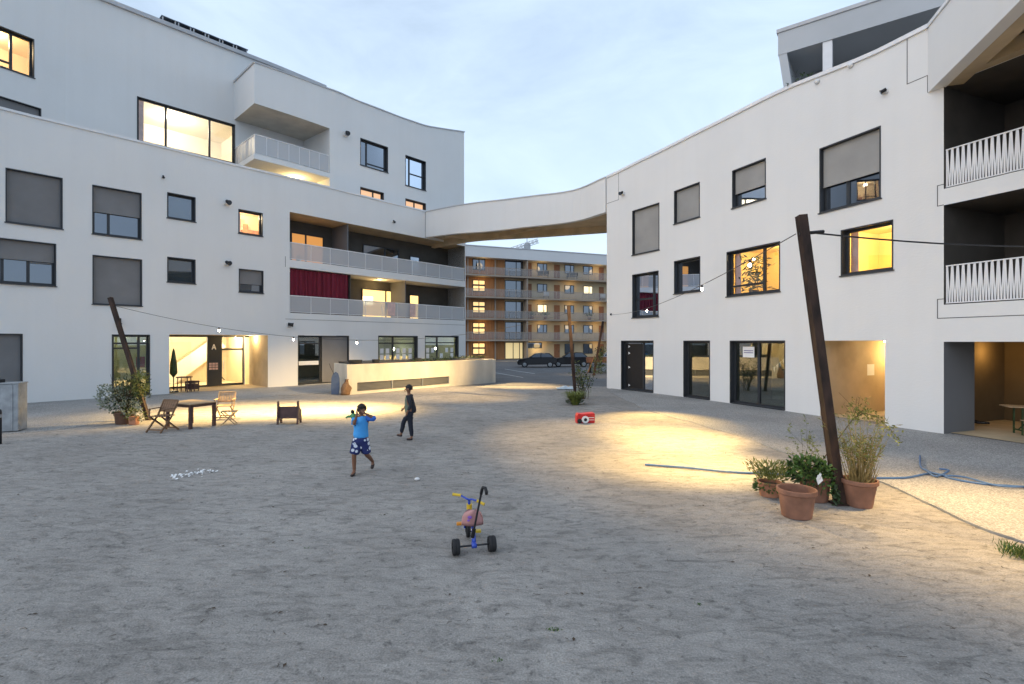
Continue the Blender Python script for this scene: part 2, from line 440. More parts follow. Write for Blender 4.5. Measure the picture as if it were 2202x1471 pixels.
def wall(mb, fac, u0, u1, z0, z1, top=None, step=.6):
    """facade skin with its openings cut out, and the reveals of the openings"""
    op = [o for o in fac.open]
    us = fac.us(u0, u1, [x for o in op for x in o[:2]], step)
    zs = sorted(set([round(z, 4) for z in [z0, z1] + [z for o in op for z in o[2:4]] if z0 <= z <= z1]))
    idx = {}
    def vert(i, j):
        if (i, j) not in idx:
            idx[(i, j)] = len(mb.v); mb.v.append(fac.Q(us[i], 0, zs[j]))
        return idx[(i, j)]
    for i in range(len(us) - 1):
        um = (us[i] + us[i + 1]) / 2
        for j in range(len(zs) - 1):
            zm = (zs[j] + zs[j + 1]) / 2
            if any(o[0] < um < o[1] and o[2] < zm < o[3] for o in op): continue
            mb.f.append((vert(i, j), vert(i + 1, j), vert(i + 1, j + 1), vert(i, j + 1)))
        if top:
            a, b = vert(i, len(zs) - 1), vert(i + 1, len(zs) - 1)
            n = len(mb.v); mb.v += [fac.Q(us[i], 0, top(us[i])), fac.Q(us[i + 1], 0, top(us[i + 1]))]
            mb.f.append((a, b, n + 1, n))
    for (a, b, c, d, dep) in op:
        if dep <= 0: continue
        for z in (c, d):
            uu = fac.us(a, b, step=step)
            for p, q in zip(uu, uu[1:]):
                mb.poly(fac.Q(p, 0, z), fac.Q(q, 0, z), fac.Q(q, -dep, z), fac.Q(p, -dep, z))
        for u in (a, b):
            mb.poly(fac.Q(u, 0, c), fac.Q(u, 0, d), fac.Q(u, -dep, d), fac.Q(u, -dep, c))
    return mb
class Loc:
    """flat frame of one opening: s along the chord, o outward, z up"""
    def __init__(s, fac, u0, u1, off=0.0):
        a, b = fac.Q(u0, off, 0), fac.Q(u1, off, 0); s.o = a; s.t = (b - a).normalized(); s.w = (b - a).length
        n = V((-s.t.y, s.t.x, 0)); s.n = n if n.dot(fac.Nrm((u0 + u1) / 2)) > 0 else -n
        s.z = V((0, 0, 1))
    def box(s, mb, s0, s1, o0, o1, z0, z1): return mb.frame(s.o, s.t, s.n, s.z, s0, s1, o0, o1, z0, z1)
    def at(s, a, o, z): return s.o + s.t * a + s.n * o + s.z * z
LIGHTS = []
def lamp(kind, name, loc, power, col, size=.1, target=None, angle=60, blend=.6):
    l = bpy.data.lights.new(name, kind); l.energy = power; l.color = col
    l.shadow_soft_size = size
    if kind == 'SPOT': l.spot_size = R(angle); l.spot_blend = blend
    o = bpy.data.objects.new(name, l); COL.objects.link(o); o.location = loc
    if target is not None: o.rotation_euler = (V(target) - V(loc)).to_track_quat('-Z', 'Y').to_euler()
    return o
def window(fac, r, parent, pane='glass', blind=None, blind_mat='blind', mull=(), trans=(), sill=True, rev=.2, room=None, fr=.07, off=0.0, cut=True, name='window', label=None, door=False, rdepth=3.0, power=60, lcol=(1, .75, .42), lpos=.5):
    """one window: its frame is the part; pane, blind, sill and the room seen through it hang under the frame.
    mull / trans: fractions of width / height. blind: fraction of the height that is covered."""
    u0, u1, z0, z1 = r
    if cut: fac.open.append((u0, u1, z0, z1, rev + .1))
    L = Loc(fac, u0, u1, off); w = L.w; mb = MB()
    b = -rev - .09
    front = .012
    for a in ((-.012, .028), (w - .028, w + .012)): L.box(mb, a[0], a[1], b, front, z0 - (.0 if door else .01), z1 + .01)
    L.box(mb, .028, w - .028, b, front - .002, z1 - .028, z1 + .012)
    L.box(mb, .028, w - .028, b, front - .002, z0 - .012, z0 + .028)
    for a in ((.028, .028 + fr), (w - .028 - fr, w - .028)): L.box(mb, a[0], a[1], b + .002, -rev, z0 + .028, z1 - .028)
    L.box(mb, .028 + fr, w - .028 - fr, b + .003, -rev - .001, z0 + .028, z0 + .028 + fr)
    L.box(mb, .028 + fr, w - .028 - fr, b + .003, -rev - .001, z1 - .028 - fr, z1 - .028)
    zb, zt = z0 + .028 + fr, z1 - .028 - fr; sl, sr = .028 + fr, w - .028 - fr
    cuts = [sl]
    for m in sorted(mull):
        c = m * w; L.box(mb, c - .05, c + .05, b + .004, -rev + .004, zb, zt); cuts += [c - .05, c + .05]
    cuts.append(sr)
    for m in trans:
        i, f = m if isinstance(m, tuple) else (None, m)
        for k in range(0, len(cuts), 2):
            if i is not None and k // 2 != i: continue
            c = z0 + f * (z1 - z0); L.box(mb, cuts[k], cuts[k + 1], b + .005, -rev - .003, c - .04, c + .04)
    fo = mb.build(name, 'frame', parent, label=label)
    pm = MB(); L.box(pm, .06, w - .06, b + .035, b + .05, z0 + .06, z1 - .06)
    pm.build('pane', pane, fo)
    if blind:
        bm = MB(); zz = z1 - .03 - blind * (z1 - z0 - .06)
        L.box(bm, .035, w - .035, -rev + .055, -rev + .065, zz, z1 - .03); L.box(bm, .03, w - .03, -rev + .045, -rev + .075, zz - .03, zz)
        bm.build('blind', blind_mat, fo)
    if sill:
        sm = MB(); L.box(sm, -.045, w + .045, -.02, .055, z0 - .05, z0 - .013); sm.build('sill', 'sill', fo)
    if room:
        rm = MB(); s0, s1, r0, r1, q0, q1 = -.7, w + .7, -rdepth, b - .01, z0 - (0.02 if door else .55), z1 + .25
        A = L.at
        rm.poly(A(s0, r0, q0), A(s1, r0, q0), A(s1, r0, q1), A(s0, r0, q1)); rm.poly(A(s0, r0, q0), A(s0, r1, q0), A(s0, r1, q1), A(s0, r0, q1))
        rm.poly(A(s1, r0, q0), A(s1, r1, q0), A(s1, r1, q1), A(s1, r0, q1)); rm.poly(A(s0, r0, q0), A(s1, r0, q0), A(s1, r1, q0), A(s0, r1, q0))
        rm.poly(A(s0, r0, q1), A(s1, r0, q1), A(s1, r1, q1), A(s0, r1, q1))
        if not door:      # strip of inner wall round the opening
            for (a, c, e, f) in ((s0, 0, q0, q1), (w, s1, q0, q1), (0, w, q0, z0), (0, w, z1, q1)): rm.poly(A(a, r1, e), A(c, r1, e), A(c, r1, f), A(a, r1, f))
        rm.build('interior', room, fo)
        rg = random.Random(int(w * 1000))
        if not door:
            pm = MB(); a0 = rg.uniform(-.1, .4) * w; L.box(pm, a0, a0 + .55, r0 + .01, r0 + .04, z0 + .75, z0 + 1.3); a0 += rg.uniform(.75, 1.1); L.box(pm, a0, a0 + .35, r0 + .01, r0 + .035, z0 + .8, z0 + 1.25); pm.build('picture', 'cream', fo)
            pm = MB(); a0 = rg.uniform(.35, .7) * w; L.box(pm, a0, a0 + .9, r0 + .01, r0 + .4, q0, z0 + .62); L.box(pm, a0 + .1, a0 + .3, r0 + .1, r0 + .3, z0 + .62, z0 + .95); pm.build('cupboard', 'wood_orange', fo)
            pm = MB(); cw = 0 if w > 5 else min(.32, w * .16); n_ = 10
            for k in range(n_): pm.poly(L.at(.04 + cw * k / n_, b - .12 - .03 * (k % 2), z0 - .1), L.at(.04 + cw * (k + 1) / n_, b - .12 - .03 * ((k + 1) % 2), z0 - .1), L.at(.04 + cw * (k + 1) / n_, b - .12 - .03 * ((k + 1) % 2), z1 + .1), L.at(.04 + cw * k / n_, b - .12 - .03 * (k % 2), z1 + .1))
            if cw: pm.build('curtain', 'towel', fo)
        lamp('POINT', 'room_lamp', L.at(w * lpos, -rdepth * .5, z1 - .05), power, lcol, .12)
    return L, fo
SUN_EL, SUN_EL_LAMP, SUN_ROT, SUN_STR, SUN_ANG, SUN_COL = 5, 30, 235, .5, 60, (1, .93, .88)
SKY_STR, CLOUD_AMT, CLOUD_COL, EXPO = .12, .22, (3.75, 4.6, 5.75), 1.03
PW = [22000, 0, 0, 18000, 0, 20000, 11000, 20000, 20000, 1000, 6500]
PB = [1700, 1150]
# ================================================================== the setting
FL = Facade([(-24.4, 15.0), (-22.6, 18.0), (-20.7, 20.7), (-19.2, 22.45), (-17.2, 24.6), (-14.76, 27.4), (-12.2, 30.15), (-9.65, 33.2), (-6.3, 37.05), (-3.67, 40.1), (-1.4, 42.6)])
FR = Facade([(5.25, 28.35), (7.05, 25.35), (8.55, 22.3), (9.9, 19.2), (11.0, 16.4), (11.95, 14.1), (12.9, 11.7), (13.6, 9.2), (14.0, 6.5)])
g = MB().poly((-400, -300, -.03), (400, -300, -.03), (400, 500, -.03), (-400, 500, -.03)).build('ground', 'asphalt', kind='structure')
# sand court: one undulating sheet
def sandz(x, y):
    a = .010 * noise.noise(V((x * .45, y * .45, 0))) + .007 * noise.noise(V((x * 1.7, y * 1.7, 5))) + .006 * noise.noise(V((x * 4.5, y * 4.5, 9)))
    return a
sm = MB(); xs = []; x = -26.0
while x < 20: xs.append(x); x += .16 if -7 < x < 9 else .4
ys = []; y = -6.0
while y < 31.2: ys.append(y); y += .10 if y < 9 else .16 if y < 15 else .4
def edge_y(x): return 29.6 + .5 * noise.noise(V((x * .3, 3, 0))) + .25 * noise.noise(V((x * 1.3, 8, 0)))
for yy in ys:
    for xx in xs:
        y2 = min(yy, edge_y(xx)); sm.v.append(V((xx, y2, sandz(xx, y2))))
nx = len(xs)
for j in range(len(ys) - 1):
    for i in range(nx - 1):
        if ys[j] > edge_y(xs[i]) and ys[j] > edge_y(xs[i + 1]): continue
        sm.f.append((j * nx + i, j * nx + i + 1, (j + 1) * nx + i + 1, (j + 1) * nx + i))
sm.build('sand_court', 'sand', kind='structure', smooth=True)
# gravel strips between sand and facades
def strip(name, fac, u0, u1, edge, z):
    """edge: list of points of the sand side; facade side follows the wall"""
    ef = Facade([(p.x, p.y) for p in edge], step=.4); mb = MB(); n = 60
    pts = []
    for k in range(n + 1):
        t = k / n; a = fac.Q(u0 + (u1 - u0) * t, -.3, z); e = ef.P(ef.L * t); e = V((e.x, e.y, z))
        w = V((noise.noise(V((e.x * .9, e.y * .9, 1))), noise.noise(V((e.x * .9, e.y * .9, 7))), 0)) * .12
        pts.append((a, e + w))
    for (a, b), (c, d) in zip(pts, pts[1:]):
        mb.poly(a, b, d, c); mb.poly(b, b - V((0, 0, .06)), d - V((0, 0, .06)), d)
    mb.build(name, 'gravel', kind='structure'); return [b for a, b in pts]
eR = [ground(*p) for p in ((1312, 845), (1390, 880), (1560, 930), (1690, 975), (1900, 1040), (2110, 1140))] + [V((6.9, 5.6, 0)), V((8.2, 2.5, 0))]
edgeR = strip('gravel_path', FR, 0, FR.L, eR, .014)
eL = [V((-17.5, 9.5, 0)), V((-15.6, 12.2, 0))] + [ground(*p) for p in ((0, 935), (120, 925), (228, 907), (345, 881), (460, 866), (600, 851), (722, 843))] + [V((-6.5, 31.5, 0))]
strip('gravel_path', FL, 0, FL.upx(940), eL, .014)
em = MB()
for a, b in zip(edgeR[33:], edgeR[34:]): em.bar(a + V((-.012, 0, -.004)), b + V((-.012, 0, -.004)), .012, .045)
em.build('gravel_edging', 'galv', kind='structure')
lm = MB()
for a, b in (((1060, 800), (1125, 811)), ((1085, 793), (1150, 803))):
    p, q = ground(*a), ground(*b); d = (q - p).normalized(); s = V((-d.y, d.x, 0)) * .06
    lm.poly(p - s + V((0, 0, -.026)), p + s + V((0, 0, -.026)), q + s + V((0, 0, -.026)), q - s + V((0, 0, -.026)))
lm.build('road_markings', 'paint_white', kind='structure')
km = MB(); km.box(-40, 45, 67.2, 67.4, -.03, .10); km.build('kerb', 'far_slab', kind='structure')
pm = MB(); pm.box(-40, 45, 67.4, 95, -.03, .07); pm.build('pavement', 'asphalt', kind='structure')

# ================================================================== west block (left in the photo)
ZL = 11.96
lb = T('apartment_building', 'white curved block with a long double loggia and a set-back upper storey', 'building', (-14, 28, 0))
uE = FL.upx(1000)
win = lambda *a, **k: window(FL, FL.rect(*a), lb, **k)
win(12.6, 134, 358.5, 385.7, 475.7, 492.7, blind=1.0)
win(199, 304, 398.5, 415, 503, 514, blind=.52, mull=(.33,))
win(360, 420, 414.5, 424, 469, 475.7, pane='glass_mid')
win(513, 564.5, 452, 456.5, 501, 508, pane='clear', room='warm_room', power=70, rdepth=2.2)
win(-40, 120, 505, 527, 603, 617, blind=.43, mull=(.27, .62))
win(199.5, 305, 549, 558, 653, 658, blind=1.0)
win(360, 420, 553.4, 558, 605.6, 610, pane='glass_mid')
win(514, 566, 578, 583, 627, 631, blind=.62)
# ground floor
z0 = .03
def gwin(fac, x0, x1, top, par, **k):
    u0, u1 = fac.upx(x0), fac.upx(x1); zt = (fac.zpx(x0, top) + fac.zpx(x1, top)) / 2
    return window(fac, (u0, u1, z0, zt), par, door=True, sill=False, **k)
gwin(FL, -45, 48, 718, lb, blind=1.0, name='shop_door', mull=(.5,))
Ld2, d2 = gwin(FL, 241, 322, 720, lb, pane='shop', mull=(.72,), trans=(.86, (0, .78)), room='green_room', power=14, lcol=(1, .9, .55), name='glass_door')
pm = MB(); Ld2.box(pm, .95, 1.3, -.27, -.265, 1.35, 1.85); pm.build('red_poster', 'toy_red', d2)
pm = MB(); Ld2.box(pm, .95, 1.35, -.27, -.265, 1.0, 1.28); pm.box(0, 0, 0, 0, 0, 0) if 0 else None; pm.build('notice', 'paper', d2)
Ld4, d4 = gwin(FL, 641, 750, 722, lb, pane='shop', mull=(.45,), trans=((0, .84),), room='dark_room', power=2, name='shop_door')
bm = MB(); w = Ld4.w; Ld4.box(bm, w * .47, w - .04, -.13, -.12, .1, FL.zpx(745, 722) - .05); bm.build('blind', 'blind', d4)
bm = MB(); Ld4.box(bm, .14, w * .42, -.2, -.196, 1.18, 1.42); bm.build('door_lettering_band', 'paper', d4)
for (x0, x1, pw) in ((813.4, 898, 5), (914, 986, 12)):
    Lw, wo = gwin(FL, x0, x1, 722.5, lb, pane='shop', mull=(.40,), trans=(.83,), room='green_room', power=pw, lcol=(1, .88, .55), name='shop_window', rdepth=4)
    k = 0
    for cx in (.10, .24, .50, .66, .82):
        for zz in (1.36, 1.77):
            k += 1
            if (x0 > 900 and k in (3, 6, 7)): continue
            pm = MB(); Lw.box(pm, Lw.w * cx - .03, Lw.w * cx + .25, -.235, -.232, zz, zz + .34); pm.build('poster', 'paper', wo)
    bl = MB().ball(Lw.at(Lw.w * .72, -1.6, 2.05), .09); bl.build('globe_lamp', 'bulb', wo)
# entrance recess
ua, ub = FL.upx(364), FL.upx(576); zt = FL.zpx(470, 720)
FL.open.append((ua, ub, 0.0, zt, 0))
EB = FL.offset(-2.8, ua, ub)
rm = MB()
for p, q in zip(FL.us(ua, ub), FL.us(ua, ub)[1:]):
    rm.poly(FL.Q(p, 0, zt), FL.Q(q, 0, zt), FL.Q(q, -2.8, zt), FL.Q(p, -2.8, zt))
    rm.poly(FL.Q(p, 0, .03), FL.Q(q, 0, .03), FL.Q(q, -2.8, .03), FL.Q(p, -2.8, .03))
for u in (ua, ub): rm.poly(FL.Q(u, 0, 0), FL.Q(u, -2.8, 0), FL.Q(u, -2.8, zt), FL.Q(u, 0, zt))
rm.build('entrance_recess', 'concrete', lb)
Le = Loc(FL, ua, ub, -2.8); w = Le.w
def sx(px):   # chord position of a photo column on the back of the recess
    k = (px - CX) / F; a = Le.o; return (k * a.y - a.x) / (Le.t.x - k * Le.t.y)
em = MB(); sA, sB, sC, sD = sx(364), sx(446), sx(473), sx(527)
wd = w
Le.box(em, 0, wd, -.12, -.03, zt - .10, zt); Le.box(em, sB, sC, -.12, .02, .03, zt - .1); Le.box(em, sD, wd - .35, -.119, -.025, .03, zt - .1)
Le.box(em, 0, sB, -.12, -.04, .03, .13); Le.box(em, sC, sC + .12, -.12, -.035, .03, zt - .1); Le.box(em, sD - .12, sD, -.12, -.035, .03, zt - .1)
Le.box(em, sC + .12, sD - .12, -.12, -.035, 2.08, 2.18); Le.box(em, sC + .12, sD - .12, -.12, -.035, .03, .16)
ent = em.build('entrance_screen', 'frame', lb)
pm = MB(); Le.box(pm, 0, sB, -.09, -.08, .13, zt - .1); pm.build('pane', 'clear', ent)
pm = MB(); Le.box(pm, sC + .12, sD - .12, -.09, -.08, .16, 2.08); Le.box(pm, sC + .12, sD - .12, -.09, -.08, 2.18, zt - .1); pm.build('pane', 'clear', ent)
pm = MB(); Le.box(pm, sC + .16, sC + .2, -.03, .03, .9, 1.5); Le.box(pm, wd - .3, wd - .24, -.1, -.02, .03, zt - .05); pm.build('door_handle', 'rail_white', ent)
pm = MB(); cx = (sB + sC) / 2; Zc = Le.zp if hasattr(Le, 'zp') else None
def letterA(mb, c, z, h, o):
    a = Le.at(c - h * .32, o, z); b = Le.at(c, o, z + h); d = Le.at(c + h * .32, o, z)
    mb.bar(a, b, .05, .012, up=Le.n); mb.bar(d, b, .05, .01, up=Le.n); mb.bar(Le.at(c - h * .19, o, z + h * .33), Le.at(c + h * .19, o, z + h * .33), .05, .008, up=Le.n)
letterA(pm, cx, 2.12, .30, .03); pm.build('house_letter', 'paper', ent)
pm = MB()
for i in range(3):
    for j in range(3): Le.box(pm, cx - .24 + i * .16, cx - .11 + i * .16, .021, .035, .98 + j * .14, 1.09 + j * .14)
pm.build('doorbell_panel', 'towel', ent)
im = MB(); A = Le.at; D0, D1, s0, s1, q1 = -.13, -4.2, -.9, wd + .2, zt + .1
im.poly(A(s0, D1, .02), A(s1, D1, .02), A(s1, D1, q1), A(s0, D1, q1)); im.poly(A(s0, D0, .02), A(s0, D1, .02), A(s0, D1, q1), A(s0, D0, q1))
im.poly(A(s1, D0, .02), A(s1, D1, .02), A(s1, D1, q1), A(s1, D0, q1)); im.poly(A(s0, D0, .02), A(s1, D0, .02), A(s1, D1, .02), A(s0, D1, .02)); im.poly(A(s0, D0, q1), A(s1, D0, q1), A(s1, D1, q1), A(s0, D1, q1))
im.build('interior', 'warm_room', ent)
sm_ = MB()   # stair seen in the hall: sloping slab with rail
sm_.bar(A(sB * .5, -3.6, .1), A(wd * .93, -3.6, 2.6), .9, .18, up=Le.n); sm_.build('stair_flight', 'white_room', ent)
sm_ = MB(); sm_.tube([A(sC + .3, -2.4, 1.1), A(sD - .3, -2.4, .2)], .03, 6); sm_.build('stair_rail', 'dark_metal', ent)
lamp('POINT', 'room_lamp', A(sB * .5, -2.0, zt - .2), 120, (1, .86, .56), .15); lamp('POINT', 'room_lamp', A((sC + sD) / 2, -2.0, zt - .25), 110, (1, .86, .56), .15)
lamp('POINT', 'porch_lamp', A((sC + sD) / 2 + .6, 1.0, zt - .12), 42, (1, .74, .38), .08)
# double loggia
uL = FL.upx(623); DEP = 2.0; zl0, zl1, zs0, zs1 = 4.23, 10.05, 6.85, 7.30
FL.open.append((uL, FL.L + 1, zl0, zl1, 0))
BK = FL.offset(-DEP, uL, uE)
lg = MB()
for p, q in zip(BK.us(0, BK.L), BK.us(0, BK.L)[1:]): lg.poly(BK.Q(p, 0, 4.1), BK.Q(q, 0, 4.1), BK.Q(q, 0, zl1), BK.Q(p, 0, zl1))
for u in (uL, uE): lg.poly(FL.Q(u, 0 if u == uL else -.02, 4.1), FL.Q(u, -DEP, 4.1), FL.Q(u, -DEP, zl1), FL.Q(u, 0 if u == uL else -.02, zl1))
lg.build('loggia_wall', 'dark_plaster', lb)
lg = MB(); sweep(lg, FL, uL, uE, [(0, zl1), (-DEP, zl1), (-DEP, zl1 + .2), (-.05, zl1 + .2)]); lg.build('loggia_ceiling', 'concrete', lb)
lg = MB(); sweep(lg, FL, uL - .25, uE, [(.004, zs0), (.004, zs1), (-.02, zs1), (-.02, zs0)]); sweep(lg, FL, uL, uE, [(-.02, zs0), (-.02, zs1), (-DEP, zs1), (-DEP, zs0)]); lg.build('floor_slab', 'plaster', lb)
lg = MB(); sweep(lg, FL, uL, uE, [(-.005, 4.0), (-.005, zl0 - .001), (-DEP, zl0 - .001), (-DEP, 4.0)]); lg.build('floor_slab', 'concrete', lb)
for zb in (zl0, zs1):
    rl = MB(); sweep(rl, FL, uL + .03, uE, [(-.05, zb + .98), (-.05, zb + 1.03), (-.10, zb + 1.03), (-.10, zb + .98)]); sweep(rl, FL, uL + .03, uE, [(-.06, zb + .05), (-.06, zb + .08), (-.09, zb + .08), (-.09, zb + .05)])
    n = 11
    for k in range(n + 1):
        u = uL + .05 + (uE - uL - .1) * k / n; rl.bar(FL.Q(u, -.075, zb), FL.Q(u, -.075, zb + 1.0), .03, .03)
    ro = rl.build('balcony_railing', 'rail_white', lb)
    rl = MB(); sweep(rl, FL, uL + .04, uE - .01, [(-.068, zb + .08), (-.068, zb + .98), (-.072, zb + .98), (-.072, zb + .08)]); rl.build('mesh_infill', 'rail_mesh', ro)
def bkwin(x0, x1, zb, zt, pane, mull=(), **k):
    u0, u1 = BK.upx(x0), BK.upx(x1)
    L_ = Loc(BK, u0, u1, .06); mb = MB(); w = L_.w
    for a, b in ((0, .07), (w - .07, w)) + tuple((m * w - .05, m * w + .05) for m in mull): L_.box(mb, a, b, -.05, .02, zb, zt)
    L_.box(mb, 0, w, -.05, .019, zt - .08, zt); L_.box(mb, 0, w, -.05, .019, zb, zb + .08)
    fo = mb.build('loggia_window', 'frame', lb)
    pm = MB(); L_.box(pm, .05, w - .05, -.03, -.02, zb + .06, zt - .06); pm.build('pane', pane, fo)
    return L_, fo
M['lit_orange'] = emit('lit_orange_curtain', (.55, .24, .06), .55)
M['lit_warm'] = emit('lit_room_behind_glass', (.95, .62, .22), .95)
M['lit_bright'] = emit('lit_lamp_shade', (1, .85, .5), 1.8)
bkwin(624.5, 695, zs1 + .02, zs1 + 2.05, 'lit_orange', (.44,))
bkwin(779, 857, zs1 + .9, zs1 + 2.05, 'glass', (.6,)); bkwin(880, 902, zs1 + .05, zs1 + 1.75, 'glass')
Lq, fq = bkwin(777, 858, zl0 + .02, zl0 + 2.05, 'lit_warm', (.62,))
pm = MB(); Lq.box(pm, .1, .9, -.015, -.01, .9 + zl0, 1.5 + zl0); pm.build('lamp_glow', 'lit_bright', fq)
bkwin(879, 900, zl0 + .02, zl0 + 1.9, 'lit_warm')
lamp('POINT', 'loggia_lamp', BK.Q(BK.upx(800), .9, zs0 - .15), 22, (1, .66, .25), .05)
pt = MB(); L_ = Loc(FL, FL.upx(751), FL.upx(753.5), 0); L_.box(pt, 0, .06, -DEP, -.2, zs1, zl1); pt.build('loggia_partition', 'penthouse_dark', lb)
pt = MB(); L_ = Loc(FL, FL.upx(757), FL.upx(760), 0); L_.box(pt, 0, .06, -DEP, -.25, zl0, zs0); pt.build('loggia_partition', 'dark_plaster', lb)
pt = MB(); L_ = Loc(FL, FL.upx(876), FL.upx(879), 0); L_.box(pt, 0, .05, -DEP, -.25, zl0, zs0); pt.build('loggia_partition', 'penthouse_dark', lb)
# wall skin, parapet cap, roof
wm = MB(); wall(wm, FL, 0, uE, -.05, ZL); 
for z in (zl0,):
    pass
# end return wall
e0 = FL.Q(uE, 0, 0); nn = -FL.Nrm(uE)
Lend = V((e0.x, e0.y, 0)); back = Lend + nn * 11
tt = V((-nn.y, nn.x, 0)); tt = tt if tt.x > 0 else -tt
wm.frame(Lend + nn * .02, nn, tt, V((0, 0, 1)), 0, 11, 0, .08, -.05, ZL - .01)
wm.build('wall', 'plaster', lb)
cm = MB(); sweep(cm, FL, 0, uE + .05, [(.06, ZL), (.06, ZL + .10), (-.35, ZL + .11), (-.35, ZL)]); cm.build('parapet_cap', 'rail_white', lb)
rf = MB(); sweep(rf, FL, 0, uE, [(-.36, ZL - .9), (-.36, ZL - .8), (-9, ZL - .8), (-9, ZL - .9)]); rf.build('roof', 'roof', lb)
jm = MB(); u5 = FL.upx(914.5); sweep(jm, FL, u5 - .012, u5 + .012, [(.005, zl1), (.005, ZL), (0, ZL), (0, zl1)]); jm.build('expansion_joint', 'joint', lb)
jm = MB(); sweep(jm, FL, uL - .26, uL - .24, [(.009, zs0), (.009, zs1 + .15), (0, zs1 + .15), (0, zs0)]); jm.build('expansion_joint', 'joint', lb)
jm = MB(); sweep(jm, FL, uL - .25, uE, [(.009, 3.86), (.009, 3.88), (0, 3.88), (0, 3.86)]); jm.build('expansion_joint', 'joint', lb)
# ---- upper storeys
FPf = FL.offset(-.9, FL.upx(480), FL.L)
uF0, uFE, uF7 = FPf.upx(547), FPf.upx(998), FPf.upx(709)
tp = [(FPf.upx(x), FPf.zpx(x, y)) for x, y in ((547, 135), (625, 162), (700, 190), (725, 198), (766, 217), (813, 234.5), (860, 253), (916, 272), (953, 278), (998, 284.5))]
def topF(u):
    if u <= tp[0][0]: return tp[0][1]
    for (a, za), (b, zb) in zip(tp, tp[1:]):
        if u <= b: return za + (zb - za) * (u - a) / (b - a)
    return tp[-1][1]
zsoff = 16.05; zb0, zb1 = 12.92, 13.22
winF = lambda *a, **k: window(FPf, FPf.rect(*a), lb, **k)
winF(775, 834, 297.6, 315.8, 355, 370.5, mull=(.27,), trans=((1, .16),))
winF(872, 915.5, 334.5, 347, 398.6, 409.6, mull=(.26,), trans=((1, .46),))
M['lit_blind'] = emit('lit_roller_blind', (.62, .36, .20), .62)
winF(775, 825, 403, 414, 460, 470, pane='lit_blind', mull=(.6,)); winF(872, 915.5, 427, 437.7, 480, 490, pane='lit_blind', mull=(.5,))
FPf.open.append((uF0, uF7, 10.9, zsoff, 0))
wm = MB(); wall(wm, FPf, uF0, uFE, 10.9, 16.1, top=topF)
BD = 3.2
BP = FPf.offset(-BD); p0, p1 = BP.P(0), BP.P(1.5); dd = (p0 - p1).normalized()
BP = Facade([p0 + dd * 9] + [BP.P(u) for u in BP.us(0, BP.L)], smooth=False)
k140 = (140 - CX) / F
u140, u700 = BP.upx(140), BP.upx(700)
window(BP, BP.rect(295, 505, 210, 266, 304.5, 350), lb, pane='clear', room='white_room', mull=(.275, .725), sill=False, power=190, lcol=(1, .86, .62), rdepth=4.5, rev=.12, lpos=.45)
Ldk, dk = window(BP, (BP.upx(672), BP.upx(697), zb1, zb1 + 2.1), lb, pane='glass', sill=False, door=True, name='terrace_door')
wmB = MB(); ZB = 20.2; wall(wmB, BP, u140, BP.upx(722), 10.9, ZB)
wm.add(wmB.v, wmB.f)
q1, q2 = BP.Q(BP.upx(722), 0, 0), BP.Q(BP.upx(722), -6, 0); wm.poly(V((q1.x, q1.y, 10.9)), V((q2.x, q2.y, 10.9)), V((q2.x, q2.y, ZB)), V((q1.x, q1.y, ZB)))
# projecting box: left side, soffit, right cheek of the recess, end wall
wm.poly(FPf.Q(uF0, 0, zsoff), FPf.Q(uF0, -BD, zsoff), FPf.Q(uF0, -BD, topF(uF0)), FPf.Q(uF0, 0, topF(uF0)))
wm.poly(FPf.Q(uF7, 0, 10.9), FPf.Q(uF7, -BD, 10.9), FPf.Q(uF7, -BD, zsoff), FPf.Q(uF7, 0, zsoff))
a, b = FPf.Q(uFE, 0, 0), FPf.Q(uFE, -9, 0); wm.poly(V((a.x, a.y, 10.9)), V((b.x, b.y, 10.9)), V((b.x, b.y, tp[-1][1])), V((a.x, a.y, tp[-1][1])))
LSf = Facade([BP.Q(u140, 0, 0) + V((-4.4, -7.6, 0)), BP.Q(u140, 0, 0) + V((-2.1, -3.8, 0)), BP.Q(u140, 0, 0)], smooth=False)
window(LSf, LSf.rect(-70, 73, 30, 83, 120, 165), lb, pane='clear', mull=(.3, .66), trans=((1, .2),), room='warm_room', power=95, lcol=(1, .74, .42))
window(LSf, LSf.rect(-60, 88, 188, 234, 290, 310), lb, blind=1.0)
wl = MB(); wall(wl, LSf, 0, LSf.L, 10.9, 24); wm.add(wl.v, wl.f)
wm.build('upper_wall', 'plaster', lb)
sf = MB()
for p, q in zip(FPf.us(uF0, uF7), FPf.us(uF0, uF7)[1:]): sf.poly(FPf.Q(p, 0, zsoff), FPf.Q(q, 0, zsoff), FPf.Q(q, -BD, zsoff), FPf.Q(p, -BD, zsoff))
sf.build('balcony_soffit', 'ramp', lb)
sl = MB(); sweep(sl, FPf, uF0, uF7, [(0, zb0), (0, zb1), (-BD, zb1), (-BD, zb0)]); sl.build('balcony_slab', 'plaster', lb)
rl = MB(); zr = zb1 + 1.12
sweep(rl, FPf, uF0 + .03, uF7 - .03, [(-.03, zr - .04), (-.03, zr), (-.08, zr), (-.08, zr - .04)])
rl.bar(FPf.Q(uF0 + .05, -.05, zr - .02), FPf.Q(uF0 + .05, -BD, zr - .02), .05, .04)
for k in range(8):
    u = uF0 + .05 + (uF7 - uF0 - .1) * k / 7; rl.bar(FPf.Q(u, -.055, zb1), FPf.Q(u, -.055, zr), .025, .025)
for k in range(1, 5): rl.bar(FPf.Q(uF0 + .05, -BD * k / 5, zb1), FPf.Q(uF0 + .05, -BD * k / 5, zr), .025, .025)
ro = rl.build('balcony_railing', 'rail_white', lb)
rl = MB(); sweep(rl, FPf, uF0 + .06, uF7 - .05, [(-.05, zb1 + .06), (-.05, zr - .05), (-.054, zr - .05), (-.054, zb1 + .06)])
